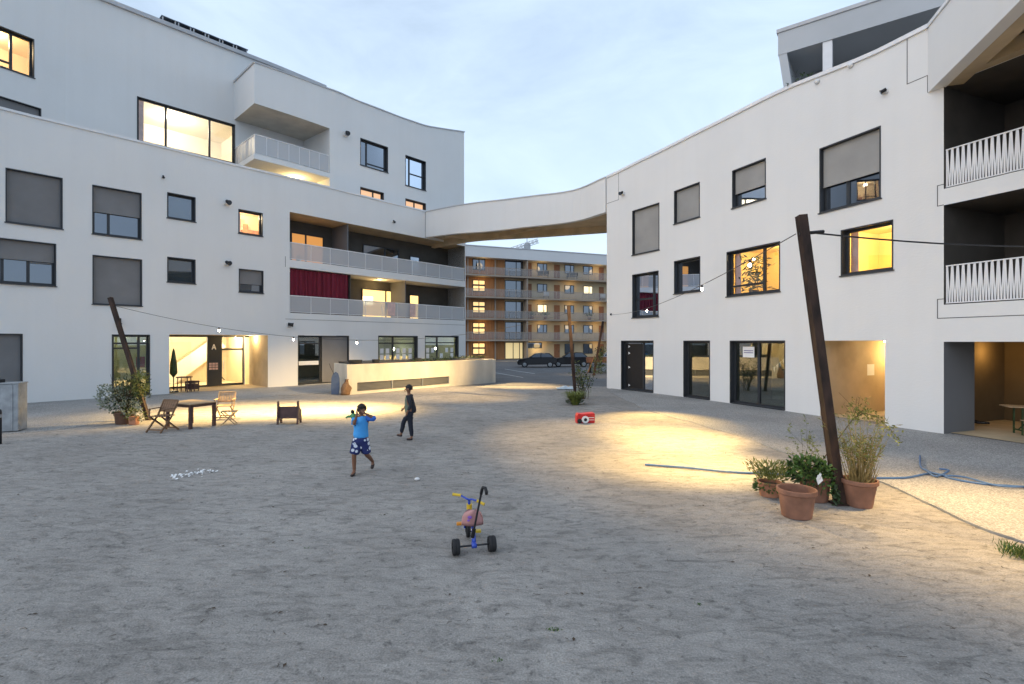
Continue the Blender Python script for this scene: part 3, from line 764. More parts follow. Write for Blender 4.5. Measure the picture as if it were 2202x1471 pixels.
rl.bar(FPf.Q(uF0 + .055, -.06, (zb1 + zr) / 2), FPf.Q(uF0 + .055, -BD, (zb1 + zr) / 2), .004, 1.0); rl.build('mesh_infill', 'rail_mesh', ro)
cm = MB()
us = FPf.us(uF0, uFE)
sweep(cm, FPf, uF0 - .04, uFE + .05, [(.05, topF), (.05, lambda u: topF(u) + .08), (-.4, lambda u: topF(u) + .1), (-.4, topF)])
cm.bar(FPf.Q(uF0 - .02, .05, topF(uF0) + .03), FPf.Q(uF0 - .02, -BD, topF(uF0) + .03), .1, .1)
cm.build('roof_edge', 'cap', lb)
cm = MB(); sweep(cm, BP, u140 - .3, u700, [(.14, ZB - .05), (.14, ZB + .16), (-.5, ZB + .18), (-.5, ZB - .05)]); sweep(cm, BP, u140, u700, [(-.5, ZB + .02), (-.5, ZB + .1), (-9, ZB + .1), (-9, ZB + .02)]); cm.build('roof_edge', 'cap', lb)
rf = MB(); sweep(rf, FPf, uF0, uFE, [(-.4, lambda u: topF(u) - .02), (-.4, lambda u: topF(u) + .05), (-9, lambda u: topF(u) + .05), (-9, lambda u: topF(u) - .02)]); rf.build('roof', 'roof', lb)
lamp('POINT', 'terrace_lamp', FPf.Q((uF0 + uF7) / 2 + .8, -1.5, zb0 - .3), 60, (1, .70, .28), .06)
# solar panels standing on the roof
uS0, uS1 = BP.upx(345), BP.upx(532); nS = 6; first = None
for k in range(nS):
    p = BP.Q(uS0 + (uS1 - uS0) * (k + .5) / nS, -.45, ZB + .17); w = (uS1 - uS0) / nS - .012
    n = BP.Nrm(u700); ang = math.atan2(n.y, n.x) + math.pi / 2
    if first is None:
        first = T('solar_panel', 'dark solar panel tilted on the roof above the large lit window', 'solar panel', p, ang, 'solar panels along the roof')
        m_ = MB(local=True); m_.frame(V((0, 0, .20)), V((1, 0, 0)), V((0, .95, -.06)).normalized(), V((0, .06, .95)).normalized(), -w / 2, w / 2, -.55, .55, -.02, .02); m_.build('cell_sheet', 'solar', first)
        m_ = MB(local=True)
        for s in (-1, 1): m_.bar((s * w * .4, -.5, -.05), (s * w * .4, -.5, .22), .05, .05); m_.bar((s * w * .4, .5, -.05), (s * w * .4, .5, .15), .05, .05)
        m_.build('mount', 'cap', first)
    else: dup(first, p, ang)

# ================================================================== footbridge between the two blocks
FB = Facade([FL.Q(FL.upx(915), 0, 0), (-3.3, 34.8), (.1, 33.3), (3.6, 31.3), (5.2, 28.5)], step=.4)
BKB = Facade([(-6.0, 39.6), (-2.7, 36.9), (1.2, 35.7), (6.6, 33.9)], step=.4)
def prof_fn(fac, pts):
    L = sorted((fac.upx(x), fac.zpx(x, y)) for x, y in pts)
    def f(u):
        if u <= L[0][0]: return L[0][1]
        for (a, za), (b, zb) in zip(L, L[1:]):
            if u <= b: return za + (zb - za) * (u - a) / (b - a)
        return L[-1][1]
    return f
bt = prof_fn(FB, ((916, 456.5), (997, 441), (1104, 428), (1160, 421), (1230, 411.5), (1322, 374)))
bb = prof_fn(FB, ((916, 510), (1036, 498.7), (1130, 488), (1226, 477), (1304, 455.5)))
br = T('footbridge', 'white curved footbridge with beige concrete underside spanning between the two blocks', 'bridge', (0, 34, 0))
m_ = MB(); sweep(m_, FB, 0, FB.L, [(0, bb), (0, bt), (-.3, bt), (-.3, bb)]); m_.build('parapet', 'plaster', br)
m_ = MB(); sweep(m_, FB, 0, FB.L, [(.04, bt), (.04, lambda u: bt(u) + .07), (-.36, lambda u: bt(u) + .07), (-.36, bt)]); m_.build('parapet_cap', 'cap', br)
m_ = MB(); n = 30
for k in range(n):
    a, b = FB.Q(FB.L * k / n, -.3, 10.25), FB.Q(FB.L * (k + 1) / n, -.3, 10.25); c, d = BKB.P(BKB.L * (k + 1) / n), BKB.P(BKB.L * k / n)
    m_.poly(a, b, V((c.x, c.y, 10.2)), V((d.x, d.y, 10.2)))
    m_.poly(a + V((0, 0, .35)), b + V((0, 0, .35)), V((c.x, c.y, 10.6)), V((d.x, d.y, 10.6)))
m_.build('deck', 'concrete', br)
BKB.toward = V((0, 60, 0))
m_ = MB(); sweep(m_, BKB, 0, BKB.L, [(0, 9.78), (0, 11.6), (-.3, 11.6), (-.3, 9.78)]); m_.build('edge_beam', 'concrete', br)
m_ = MB(); m_.bar(FB.Q(FB.L * .12, -.3, 10.12), V((*BKB.P(BKB.L * .30).xy, 10.05)), .16, .28); m_.bar(FB.Q(FB.L * .72, -.3, 10.12), V((*BKB.P(BKB.L * .42).xy, 10.05)), .16, .28); m_.build('cross_beam', 'concrete', br)

# ================================================================== east block (right in the photo)
rb = T('apartment_building', 'white curved block with a penthouse and stacked loggias behind zigzag railings', 'building', (12, 20, 0))
rt = prof_fn(FR, ((1306, 383), (1330, 372), (1380, 347), (1450, 313), (1500, 288), (1560, 258.5), (1640, 218), (1692, 193)))
ZRR = (FR.zpx(1787, 158) + FR.zpx(1924, 101) + FR.zpx(1985, 72)) / 3
uk = FR.upx(1692)
def topR(u): return rt(u) if u < uk else rt(uk) + (ZRR - rt(uk)) * min(1, (u - uk) / 3)
winR = lambda *a, **k: window(FR, FR.rect(*a), rb, **k)
winR(1360, 1417.5, 454, 436, 548.5, 537, blind=1.0, blind_mat='blind_light')
winR(1450, 1504.5, 409, 394, 482, 466, blind=1.0, blind_mat='blind_light')
winR(1575, 1646.5, 364, 344, 447, 427, blind=.62, blind_mat='blind_light')
winR(1763, 1893.5, 318, 273.5, 457, 426, blind=.60, blind_mat='blind_light', mull=(.42,))
winR(1360, 1416, 591.6, 582, 683, 680, mull=(.72,), trans=((0, .42),))
winR(1450, 1505.5, 561, 552.5, 632, 625)
L7, w7 = winR(1563, 1677, 542, 520, 637.5, 625.6, pane='clear', mull=(.66,), trans=((0, .22),), room='yellow_room', power=90, lcol=(1, .80, .46))
winR(1809, 1920, 495, 473.6, 592, 579.7, pane='clear', room='yellow_room', power=95, lcol=(1, .86, .52))
# ground floor
La, da = gwin(FR, 1336, 1405, 733, rb, mull=(.62,), name='glass_door')
cm = MB()
for zz in (2.3, 1.95, 1.2, .25):
    p = La.at(.32, -.215, zz); cm.add([p + V((0, 0, -.08)), p + V((0, 0, .08)), p + La.t * .14, p + V((0, 0, -.03)) + La.t * .03], [(0, 3, 2, 1)])
cm.build('arrow_marks', 'paper', da)
pm = MB(); La.box(pm, .10, La.w * .59, -.25, -.238, .1, 2.45); pm.build('door_leaf', 'black', da)
gwin(FR, 1470, 1526.5, 733, rb, name='shop_window', pane='shop', room='dark_room', power=3)
Lc, dc = gwin(FR, 1570, 1688, 733, rb, mull=(.48,), name='glass_door', pane='shop', room='dark_room', power=1.5)
pm = MB(); Lc.box(pm, Lc.w * .17, Lc.w * .39, -.236, -.232, 1.93, 2.36); po = pm.build('notice', 'paper', dc)
pm = MB()
for k in range(2): Lc.box(pm, Lc.w * .19, Lc.w * .37, -.231, -.230, 2.10 + k * .08, 2.135 + k * .08)
pm.build('notice_text', 'ink', dc)
pm = MB(); p, q = Lc.at(Lc.w * .66, -.45, 1.55), Lc.at(Lc.w * .97, -.45, 2.2)
for k in range(6):
    c = p.lerp(q, k / 6); d = p.lerp(q, (k + .7) / 6); pm.poly(c, d, (c + d) / 2 - V((0, 0, .22)))
pm.build('bunting', 'paper', dc)
# passage
uP0, uP1 = FR.upx(1764), FR.upx(1903); zP = FR.zpx(1830, 732.5); PD = 4.0
FR.open.append((uP0, uP1, 0.0, zP, 0))
m_ = MB(); us = FR.us(uP0, uP1)
for p, q in zip(us, us[1:]):
    m_.poly(FR.Q(p, 0, zP), FR.Q(q, 0, zP), FR.Q(q, -PD, zP), FR.Q(p, -PD, zP)); m_.poly(FR.Q(p, -.3, .03), FR.Q(q, -.3, .03), FR.Q(q, -PD, .03), FR.Q(p, -PD, .03)); m_.poly(FR.Q(p, -PD, 0), FR.Q(q, -PD, 0), FR.Q(q, -PD, zP), FR.Q(p, -PD, zP))
for u in (uP0, uP1): m_.poly(FR.Q(u, 0, 0), FR.Q(u, -PD, 0), FR.Q(u, -PD, zP), FR.Q(u, 0, zP))
po = m_.build('passage', 'concrete', rb)
Lp_ = Loc(FR, uP0, uP1)
m_ = MB(); m_.frame(Lp_.o, Lp_.t, Lp_.n, Lp_.z, .005, .03, -2.75, -2.35, 1.35, 1.75); m_.build('sign_plate', 'paper', po)
m_ = MB(); m_.ball(Lp_.at(.9, -2.0, zP - .03), (.07, .07, .04)); m_.build('ceiling_lamp', 'bulb', po)
lamp('POINT', 'passage_lamp', Lp_.at(.55, -3.5, zP - .35), 42, (1, .72, .30), .06)
# loggias at the end
uG = FR.upx(2029.5); zg = FR.zpx(2030, 735)
lv = [(3.58, 6.33), (6.78, 9.62)]
FR.open.append((uG, FR.L + 1, 0.0, zg, 0))
for a, b in lv: FR.open.append((uG, FR.L + 1, a, b, 0))
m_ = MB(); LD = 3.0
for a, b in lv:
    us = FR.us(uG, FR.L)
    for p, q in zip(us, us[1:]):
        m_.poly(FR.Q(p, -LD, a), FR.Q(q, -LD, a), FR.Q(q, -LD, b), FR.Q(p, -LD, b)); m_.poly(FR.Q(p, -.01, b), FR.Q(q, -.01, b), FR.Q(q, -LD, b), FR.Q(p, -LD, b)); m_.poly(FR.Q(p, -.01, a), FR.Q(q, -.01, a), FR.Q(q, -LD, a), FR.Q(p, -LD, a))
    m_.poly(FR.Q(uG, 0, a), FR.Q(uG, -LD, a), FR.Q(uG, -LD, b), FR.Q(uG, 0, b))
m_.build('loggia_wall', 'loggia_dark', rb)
for a, b in lv:
    rl = MB(); zt_ = a + 1.08; u1 = FR.L
    sweep(rl, FR, uG + .03, u1, [(-.03, zt_ - .03), (-.03, zt_), (-.07, zt_), (-.07, zt_ - .03)]); sweep(rl, FR, uG + .03, u1, [(-.03, a + .03), (-.03, a + .06), (-.07, a + .06), (-.07, a + .03)])
    u = uG + .05; st = .125
    while u < u1 - .2:
        A_ = lambda uu, z, o=-.05: FR.Q(uu, o, z)
        rl.bar(A_(u, a + .04), A_(u, zt_ - .02), .008, .042, up=FR.Nrm(u).cross(V((0, 0, 1))))
        rl.bar(A_(u + .015, zt_ - .03, -.046), A_(u + st * .5, a + .05, -.046), .006, .03, up=FR.Nrm(u).cross(V((0, 0, 1)))); rl.bar(A_(u + st * .5, a + .05, -.054), A_(u + st - .015, zt_ - .03, -.054), .006, .03, up=FR.Nrm(u).cross(V((0, 0, 1))))
        u += st
    rl.build('balcony_railing', 'rail_white', rb)
for (z0_, z1_) in ((3.2, 3.75), (6.33, 6.92)):
    jm = MB(); sweep(jm, FR, uG - .16, uG - .14, [(.005, z0_), (.005, z1_), (0, z1_), (0, z0_)]); sweep(jm, FR, uG - .139, uG, [(.005, z1_ - .02), (.005, z1_), (0, z1_), (0, z1_ - .02)])
    sweep(jm, FR, uG - .139, uG if z0_ > 5 else FR.L, [(.005, z0_), (.005, z0_ + .02), (0, z0_ + .02), (0, z0_)]); jm.build('expansion_joint', 'joint', rb)
u9 = FR.upx(1950); u8 = FR.upx(1994); jm = MB()
sweep(jm, FR, u9, u9 + .02, [(.005, FR.zpx(1950, 182)), (.005, ZRR), (0, ZRR), (0, FR.zpx(1950, 182))]); z_ = FR.zpx(1950, 182); sweep(jm, FR, u9 + .021, u8, [(.005, z_), (.005, z_ + .02), (0, z_ + .02), (0, z_)]); sweep(jm, FR, u8, u8 + .02, [(.005, 9.62), (.005, z_ + .02), (0, z_ + .02), (0, 9.62)]); jm.build('expansion_joint', 'joint', rb)
u3 = FR.upx(1330); z_ = FR.zpx(1330, 430); jm = MB(); sweep(jm, FR, u3, u3 + .02, [(.005, z_), (.005, topR(u3)), (0, topR(u3)), (0, z_)]); sweep(jm, FR, .02, u3 - .001, [(.005, z_), (.005, z_ + .02), (0, z_ + .02), (0, z_)]); jm.build('expansion_joint', 'joint', rb)
# ground recess with a pier
m_ = MB()
Lg = Loc(FR, uG, uG + 4.0)
PDp = 1.35
m_.poly(Lg.at(0, 0, 0), Lg.at(0, -PDp, 0), Lg.at(0, -PDp, zg), Lg.at(0, 0, zg)); m_.poly(Lg.at(0, -PDp, 0), Lg.at(-.9, -PDp, 0), Lg.at(-.9, -PDp, zg), Lg.at(0, -PDp, zg))
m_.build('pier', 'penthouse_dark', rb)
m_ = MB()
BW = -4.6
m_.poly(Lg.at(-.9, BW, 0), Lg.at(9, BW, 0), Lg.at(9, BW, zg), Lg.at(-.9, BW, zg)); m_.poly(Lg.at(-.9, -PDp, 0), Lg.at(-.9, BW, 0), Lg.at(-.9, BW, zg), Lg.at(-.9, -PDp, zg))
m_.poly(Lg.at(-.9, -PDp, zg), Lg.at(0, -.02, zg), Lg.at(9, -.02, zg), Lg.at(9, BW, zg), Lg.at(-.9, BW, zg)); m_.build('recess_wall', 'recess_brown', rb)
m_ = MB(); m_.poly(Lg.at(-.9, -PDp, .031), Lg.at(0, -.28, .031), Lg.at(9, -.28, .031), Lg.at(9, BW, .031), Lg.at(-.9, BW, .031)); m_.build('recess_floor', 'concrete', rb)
lamp('POINT', 'porch_lamp', Lg.at(-.5, -3.4, zg - .3), 13, (1, .62, .22), .06)
wm = MB(); wall(wm, FR, 0, FR.L, -.05, 9.7, top=topR)
a = FR.Q(0, 0, 0); b = a + V((6.0, 7.5, 0)); wm.poly(V((a.x, a.y, -.05)), V((b.x, b.y, -.05)), V((b.x, b.y, topR(0))), V((a.x, a.y, topR(0))))
wm.build('wall', 'plaster', rb)
cm = MB(); sweep(cm, FR, 0, FR.L, [(.065, topR), (.065, lambda u: topR(u) + .12), (-.36, lambda u: topR(u) + .13), (-.36, topR)]); cm.build('parapet_cap', 'rail_white', rb)
rf = MB(); sweep(rf, FR, .3, FR.L, [(-.37, 10.6), (-.37, 10.7), (-10, 10.7), (-10, 10.6)]); rf.build('roof', 'roof', rb)
# penthouse: overhanging roof on a post, dark wall behind, slanting end wall
o = at(1673, 67, 21.0); t = V((.80, -.60, 0)).normalized(); n = V((-.60, -.80, 0)); o.z = 0
z1 = HC + (CY - 67) * 21 / F; z0_ = HC + (CY - 119) * 21 / F
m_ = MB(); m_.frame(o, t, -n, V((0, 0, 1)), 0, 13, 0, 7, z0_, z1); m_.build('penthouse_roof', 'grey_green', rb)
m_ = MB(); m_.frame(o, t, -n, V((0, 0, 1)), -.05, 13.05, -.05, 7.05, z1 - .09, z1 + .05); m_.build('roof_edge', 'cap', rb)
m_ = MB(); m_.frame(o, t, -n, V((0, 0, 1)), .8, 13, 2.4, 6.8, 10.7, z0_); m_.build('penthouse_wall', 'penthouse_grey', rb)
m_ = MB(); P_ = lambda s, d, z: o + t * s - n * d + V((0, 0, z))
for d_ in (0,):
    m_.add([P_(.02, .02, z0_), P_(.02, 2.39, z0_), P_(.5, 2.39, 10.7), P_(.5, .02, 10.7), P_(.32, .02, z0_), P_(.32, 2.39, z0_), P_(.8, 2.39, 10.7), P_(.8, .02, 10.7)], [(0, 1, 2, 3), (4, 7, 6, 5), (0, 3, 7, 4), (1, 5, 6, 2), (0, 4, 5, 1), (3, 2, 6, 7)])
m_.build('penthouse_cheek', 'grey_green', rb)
k = (1779 - CX) / F; s_ = (k * o.y - o.x) / (t.x - k * t.y)
m_ = MB(); m_.frame(o + t * s_, t, -n, V((0, 0, 1)), -.16, .16, .05, .35, 10.7, z0_); m_.build('penthouse_post', 'rail_white', rb)

# overhead footbridge starting from the east block, passing above the right edge of the view
b2 = T('footbridge', 'second white footbridge with beige concrete beams, branching off the east block overhead', 'bridge', (11, 11, 0))
FB2 = Facade([FR.Q(FR.upx(1996), .015, 0), (10.45, 10.45), (9.3, 7.2), (7.6, 4.0)], step=.4)
FB2.toward = V((0, 12, 0))
m_ = MB(); sweep(m_, FB2, 0, FB2.L, [(0, 9.6), (0, ZRR), (-.32, ZRR), (-.32, 9.6)]); m_.build('parapet', 'plaster', b2)
m_ = MB(); sweep(m_, FB2, 0, FB2.L, [(.04, ZRR), (.04, ZRR + .1), (-.38, ZRR + .1), (-.38, ZRR)]); m_.build('parapet_cap', 'rail_white', b2)
m_ = MB(); sweep(m_, FB2, .3, FB2.L, [(-.33, 9.602), (-.33, 9.9), (-.7, 9.9), (-.7, 9.602)]); m_.build('edge_beam', 'concrete', b2)
m_ = MB(); uq = FR.upx(2062); sweep(m_, FR, uq, FR.L - .2, [(.30, 9.63), (.30, 10.0), (.003, 10.0), (.003, 9.63)]); m_.build('edge_beam', 'concrete', b2)
m_ = MB(); n = 24
for k in range(n):
    a, b = FB2.Q(FB2.L * k / n, -.3, 10.1), FB2.Q(FB2.L * (k + 1) / n, -.3, 10.1); u_ = lambda q: FR.upx(1996) + (FR.L - FR.upx(1996)) * q / n
    c, d = FR.Q(u_(k + 1), .002, 10.1), FR.Q(u_(k), .002, 10.1); m_.poly(a, b, c, d)
m_.build('deck', 'concrete', b2)
# ================================================================== building across the street
FX = Facade([at(860, 700, 67.5).xy, at(1005, 700, 72.0).xy, at(1305, 700, 80.0).xy, at(1430, 700, 83.0).xy], smooth=False)
FX = Facade([(FX.p[0].x, FX.p[0].y), (FX.p[-1].x, FX.p[-1].y)], smooth=False)
fb = T('apartment_building', 'five-storey timber and cream gallery building across the street, seen under the footbridge', 'building', (3, 76, 0))
zf = [.08, 2.9, 5.85, 8.85, 11.85]; zTop0, zTop1 = 14.2, 15.65
ux = FX.upx
m_ = MB(); m_.poly(FX.Q(0, 0, 0), FX.Q(ux(1085), 0, 0), FX.Q(ux(1085), 0, zTop0), FX.Q(0, 0, zTop0)); m_.build('timber_cladding', 'wood_orange', fb)
m_ = MB(); m_.poly(FX.Q(ux(1085), 0, 0), FX.Q(FX.L, 0, 0), FX.Q(FX.L, 0, zTop0), FX.Q(ux(1085), 0, zTop0)); m_.build('wall', 'cream', fb)
m_ = MB(); sweep(m_, FX, 0, FX.L, [(1.35, zTop0), (1.35, zTop1), (-12, zTop1), (-12, zTop0)], step=6); m_.build('roof_fascia', 'far_white', fb)
m_ = MB(); sweep(m_, FX, 0, FX.L, [(1.42, zTop1 + .003), (1.42, zTop1 + .12), (-12, zTop1 + .12), (-12, zTop1 + .003)], step=6); m_.build('roof_edge', 'cap', fb)
for z in zf[1:]:
    m_ = MB(); sweep(m_, FX, 0, FX.L, [(.002, z - .26), (1.35, z - .22), (1.35, z), (.002, z)], step=6); so_ = m_.build('gallery_slab', 'far_slab', fb)
    m_ = MB(); sweep(m_, FX, 0, FX.L, [(1.30, z + 1.0), (1.34, z + 1.0), (1.34, z + 1.05), (1.30, z + 1.05)], step=6)
    n = 40
    for k in range(n + 1): m_.bar(FX.Q(FX.L * k / n, 1.31, z), FX.Q(FX.L * k / n, 1.31, z + 1.02), .05, .05)
    ro_ = m_.build('gallery_railing', 'far_slab', fb)
    m_ = MB(); m_.poly(FX.Q(0, 1.325, z + .06), FX.Q(FX.L, 1.325, z + .06), FX.Q(FX.L, 1.325, z + 1.0), FX.Q(0, 1.325, z + 1.0)); m_.build('mesh_infill', 'rail_far', ro_)
M['far_lit'] = emit('far_lit_window', (1, .68, .28), .5)
M['far_lit2'] = emit('far_lit_window_white', (1, .80, .45), .75)
M['far_lobby'] = emit('far_lobby_glow', (.8, .62, .30), .32)
def fwin(x0, x1, za, zb, pane, mull=(), name='window', frame='frame', horiz=()):
    L_ = Loc(FX, ux(x0), ux(x1)); w = L_.w; mb = MB()
    for a, b in ((0, .09), (w - .09, w)) + tuple((m * w - .05, m * w + .05) for m in mull): L_.box(mb, a, b, .005, .07, za, zb)
    L_.box(mb, .09, w - .09, .005, .068, zb - .09, zb); L_.box(mb, .09, w - .09, .005, .068, za, za + .09)
    for h in horiz: L_.box(mb, .09, w - .09, .005, .066, za + (zb - za) * h - .12, za + (zb - za) * h + .12)
    fo = mb.build(name, frame, fb); pm = MB(); L_.box(pm, .08, w - .08, .008, .03, za + .08, zb - .08); pm.build('pane', pane, fo); return fo
def fdoor(x0, x1, z, m='far_door'):
    L_ = Loc(FX, ux(x0), ux(x1)); mb = MB(); L_.box(mb, 0, L_.w, .004, .06, z, z + 2.15); d = mb.build('door', m, fb)
    hb = MB(); L_.box(hb, L_.w - .2, L_.w - .12, .06, .12, z + 1.0, z + 1.15); hb.build('handle', 'dark_metal', d)
for i, z in enumerate(zf):
    lit = 'far_lit' if i != 4 else 'glass'
    for px in (1016, 930): fwin(px, px + 27, z + .75, z + 2.35, lit, (.5,), horiz=(.55,) if i != 4 else ())
    L_ = Loc(FX, ux(1085.5), ux(1124.5)); fwin(1085.5, 1124.5, z + .02, z + 2.5 - (.0 if i else .05), 'glass' if i else 'far_lobby', (.62,) if i else (.45, .8), 'stair_glazing')
    for x0, x1 in ((1130, 1143), (1191.5, 1203.5), (1288, 1298), (1340, 1352)): 
        if not (i == 0 and x0 == 1130): fdoor(x0, x1, z)
    for k, (x0, x1) in enumerate(((1155, 1176), (1214, 1234), (1254, 1274), (1315, 1334), (1372, 1392))):
        if i == 0 and k == 0: fwin(1131, 1165, z + 1.55, z + 2.4, 'glass'); continue
        fwin(x0, x1, z + (.95 if i else .7), z + 2.2, {(3, 2): 'far_lit2', (2, 0): 'far_lit2', (0, 3): 'far_lit'}.get((i, k), 'glass'), (.62,))
for px in (1004, 1063, 1126): 
    m_ = MB(); L_ = Loc(FX, ux(px), ux(px + 2)); L_.box(m_, 0, .18, .06, 1.2 if px == 1126 else .2, 0, zTop0); m_.build('post', 'far_slab', fb)
for i, z in enumerate(zf[1:] + [zTop0]):
    for px in (1035, 1160, 1225, 1280):
        if (i * 3 + px) % 4 != 1: lamp('POINT', 'gallery_lamp', FX.Q(ux(px), .95, z - .9), 15 if px > 1100 else 12, (1, .62, .22), .5)
lamp('POINT', 'gallery_lamp', FX.Q(ux(1150), .9, 1.6), 26, (1, .74, .36), .08)
# things on the galleries
cl = [(1028, 4), (1163, 4), (1225, 4), (1170, 3), (1168, 2), (1178, 2), (1265, 3), (1290, 3), (1262, 2), (1140, 2)]
words_ = {(1028, 4): 'folded grey parasol', (1163, 4): 'dark patio set', (1225, 4): 'dark bench', (1170, 3): 'deck chair', (1168, 2): 'potted greenery', (1178, 2): 'bicycle', (1265, 3): 'bicycle', (1290, 3): 'laundry rack', (1262, 2): 'shrub box', (1140, 2): 'plant pot'}
flo = {4: 'top', 3: 'fourth', 2: 'third'}
for j, (px, i) in enumerate(cl):
    p = FX.Q(ux(px), .75, zf[i]); nm = words_[(px, i)]
    if 'green' in nm or 'shrub' in nm or 'plant' in nm:
        t_ = T('potted_plant', f'{nm} on the {flo[i]} gallery of the timber building, above x', 'plant', p)
        t_['label'] = {'potted greenery': 'dark leafy potted plant beside the lit window on the third gallery', 'shrub box': 'row of low greenery in a box on the third gallery, far along', 'plant pot': 'small plant beside the stair glazing on the third gallery'}[nm]
        mb = MB(local=True); mb.lathe([(0, 0), (.22, 0), (.28, .4), (.22, .4), (0, .36)], 12); mb.build('pot', 'terracotta', t_)
        mb = MB(local=True)
        for k in range(120):
            q = V((random.gauss(0, .28), random.gauss(0, .22), .55 + abs(random.gauss(0, .25)))); mb.leaf(q, V((random.gauss(0, 1), random.gauss(0, 1), random.random())), .22, .12)
        mb.build('foliage', 'leaf_mid', t_)
    elif 'parasol' in nm:
        t_ = T('parasol', 'folded grey parasol leaning on the top gallery of the timber building', 'parasol', p)
        mb = MB(local=True); mb.lathe([(.04, .35), (.16, .5), (.13, 1.3), (.03, 2.0), (.015, 2.1)], 10); mb.build('canopy', 'blind', t_, smooth=True)
        mb = MB(local=True); mb.tube([(0, 0, 0), (0, 0, .5)], .03, 6); mb.lathe([(0, 0), (.25, 0), (.25, .06), (0, .08)], 12); mb.build('stand', 'dark_metal', t_)
    elif 'bicycle' in nm: pass
    else:
        t_ = T('patio_bench', {'dark patio set': 'dark cloth-covered patio bench on the top gallery next to a window', 'dark bench': 'dark low bench on the top gallery further right', 'deck chair': 'pale deck chair on the fourth gallery by the window', 'laundry rack': 'small pale bench at the far end of the fourth gallery'}[nm], 'bench', p)
        mb = MB(local=True); w_ = 1.6 if 'dark' in nm else .8; mb.box(-w_ / 2, w_ / 2, -.3, .3, .38, .46); mb.build('seat', 'dark_metal' if 'dark' in nm else 'far_white', t_)
        mb = MB(local=True); mb.box(-w_ / 2, w_ / 2, -.34, -.3, .5, .95); mb.build('backrest', 'dark_metal' if 'dark' in nm else 'far_white', t_)
        for sx_, sy in ((-1, -1), (1, -1), (-1, 1), (1, 1)):
            mb = MB(local=True); mb.bar((sx_ * w_ * .45, sy * .25, 0), (sx_ * w_ * .45, sy * .25, .38), .05, .05); mb.build('leg', 'dark_metal', t_)
# crane beyond
cr = T('construction_crane', 'grey construction crane with a raised lattice jib behind the far building', 'crane', (3.2, 150, 0))
mb = MB(local=True)
def lattice(mb, p, q, wd, n, r):
    p, q = V(p), V(q); d = (q - p).normalized(); x = d.orthogonal().normalized(); y = d.cross(x)
    cs = [x * wd + y * wd, -x * wd + y * wd, -x * wd - y * wd, x * wd - y * wd]
    for c in cs: mb.bar(p + c, q + c, r, r)
    for k in range(n):
        for j in range(4):
            a, b = p.lerp(q, k / n) + cs[j], p.lerp(q, (k + 1) / n) + cs[(j + 1) % 4]; mb.bar(a, b, r * .7, r * .7)
lattice(mb, (0, 0, 0), (0, 0, 30), .8, 14, .11); mb.build('mast', 'dark_metal', cr)
mb = MB(local=True); lattice(mb, (-4.5, 0, 29.2), (4.5, 0, 32.2), .45, 8, .12); mb.build('jib', 'cap', cr)
mb = MB(local=True); mb.box(-5.2, -3.4, -.8, .8, 28.3, 29.9); mb.build('counterweight', 'dark_metal', cr)
mb = MB(local=True); mb.box(.3, 2.2, -.9, .9, 28.6, 31.0); mb.box(.6, 1.9, -.5, .5, 31.0, 31.5); mb.build('cab', 'galv', cr)
mb = MB(local=True); mb.tube([(1.2, 0, 31.5), (1.2, 0, 35)], .08, 5); mb.build('pendant_mast', 'dark_metal', cr)

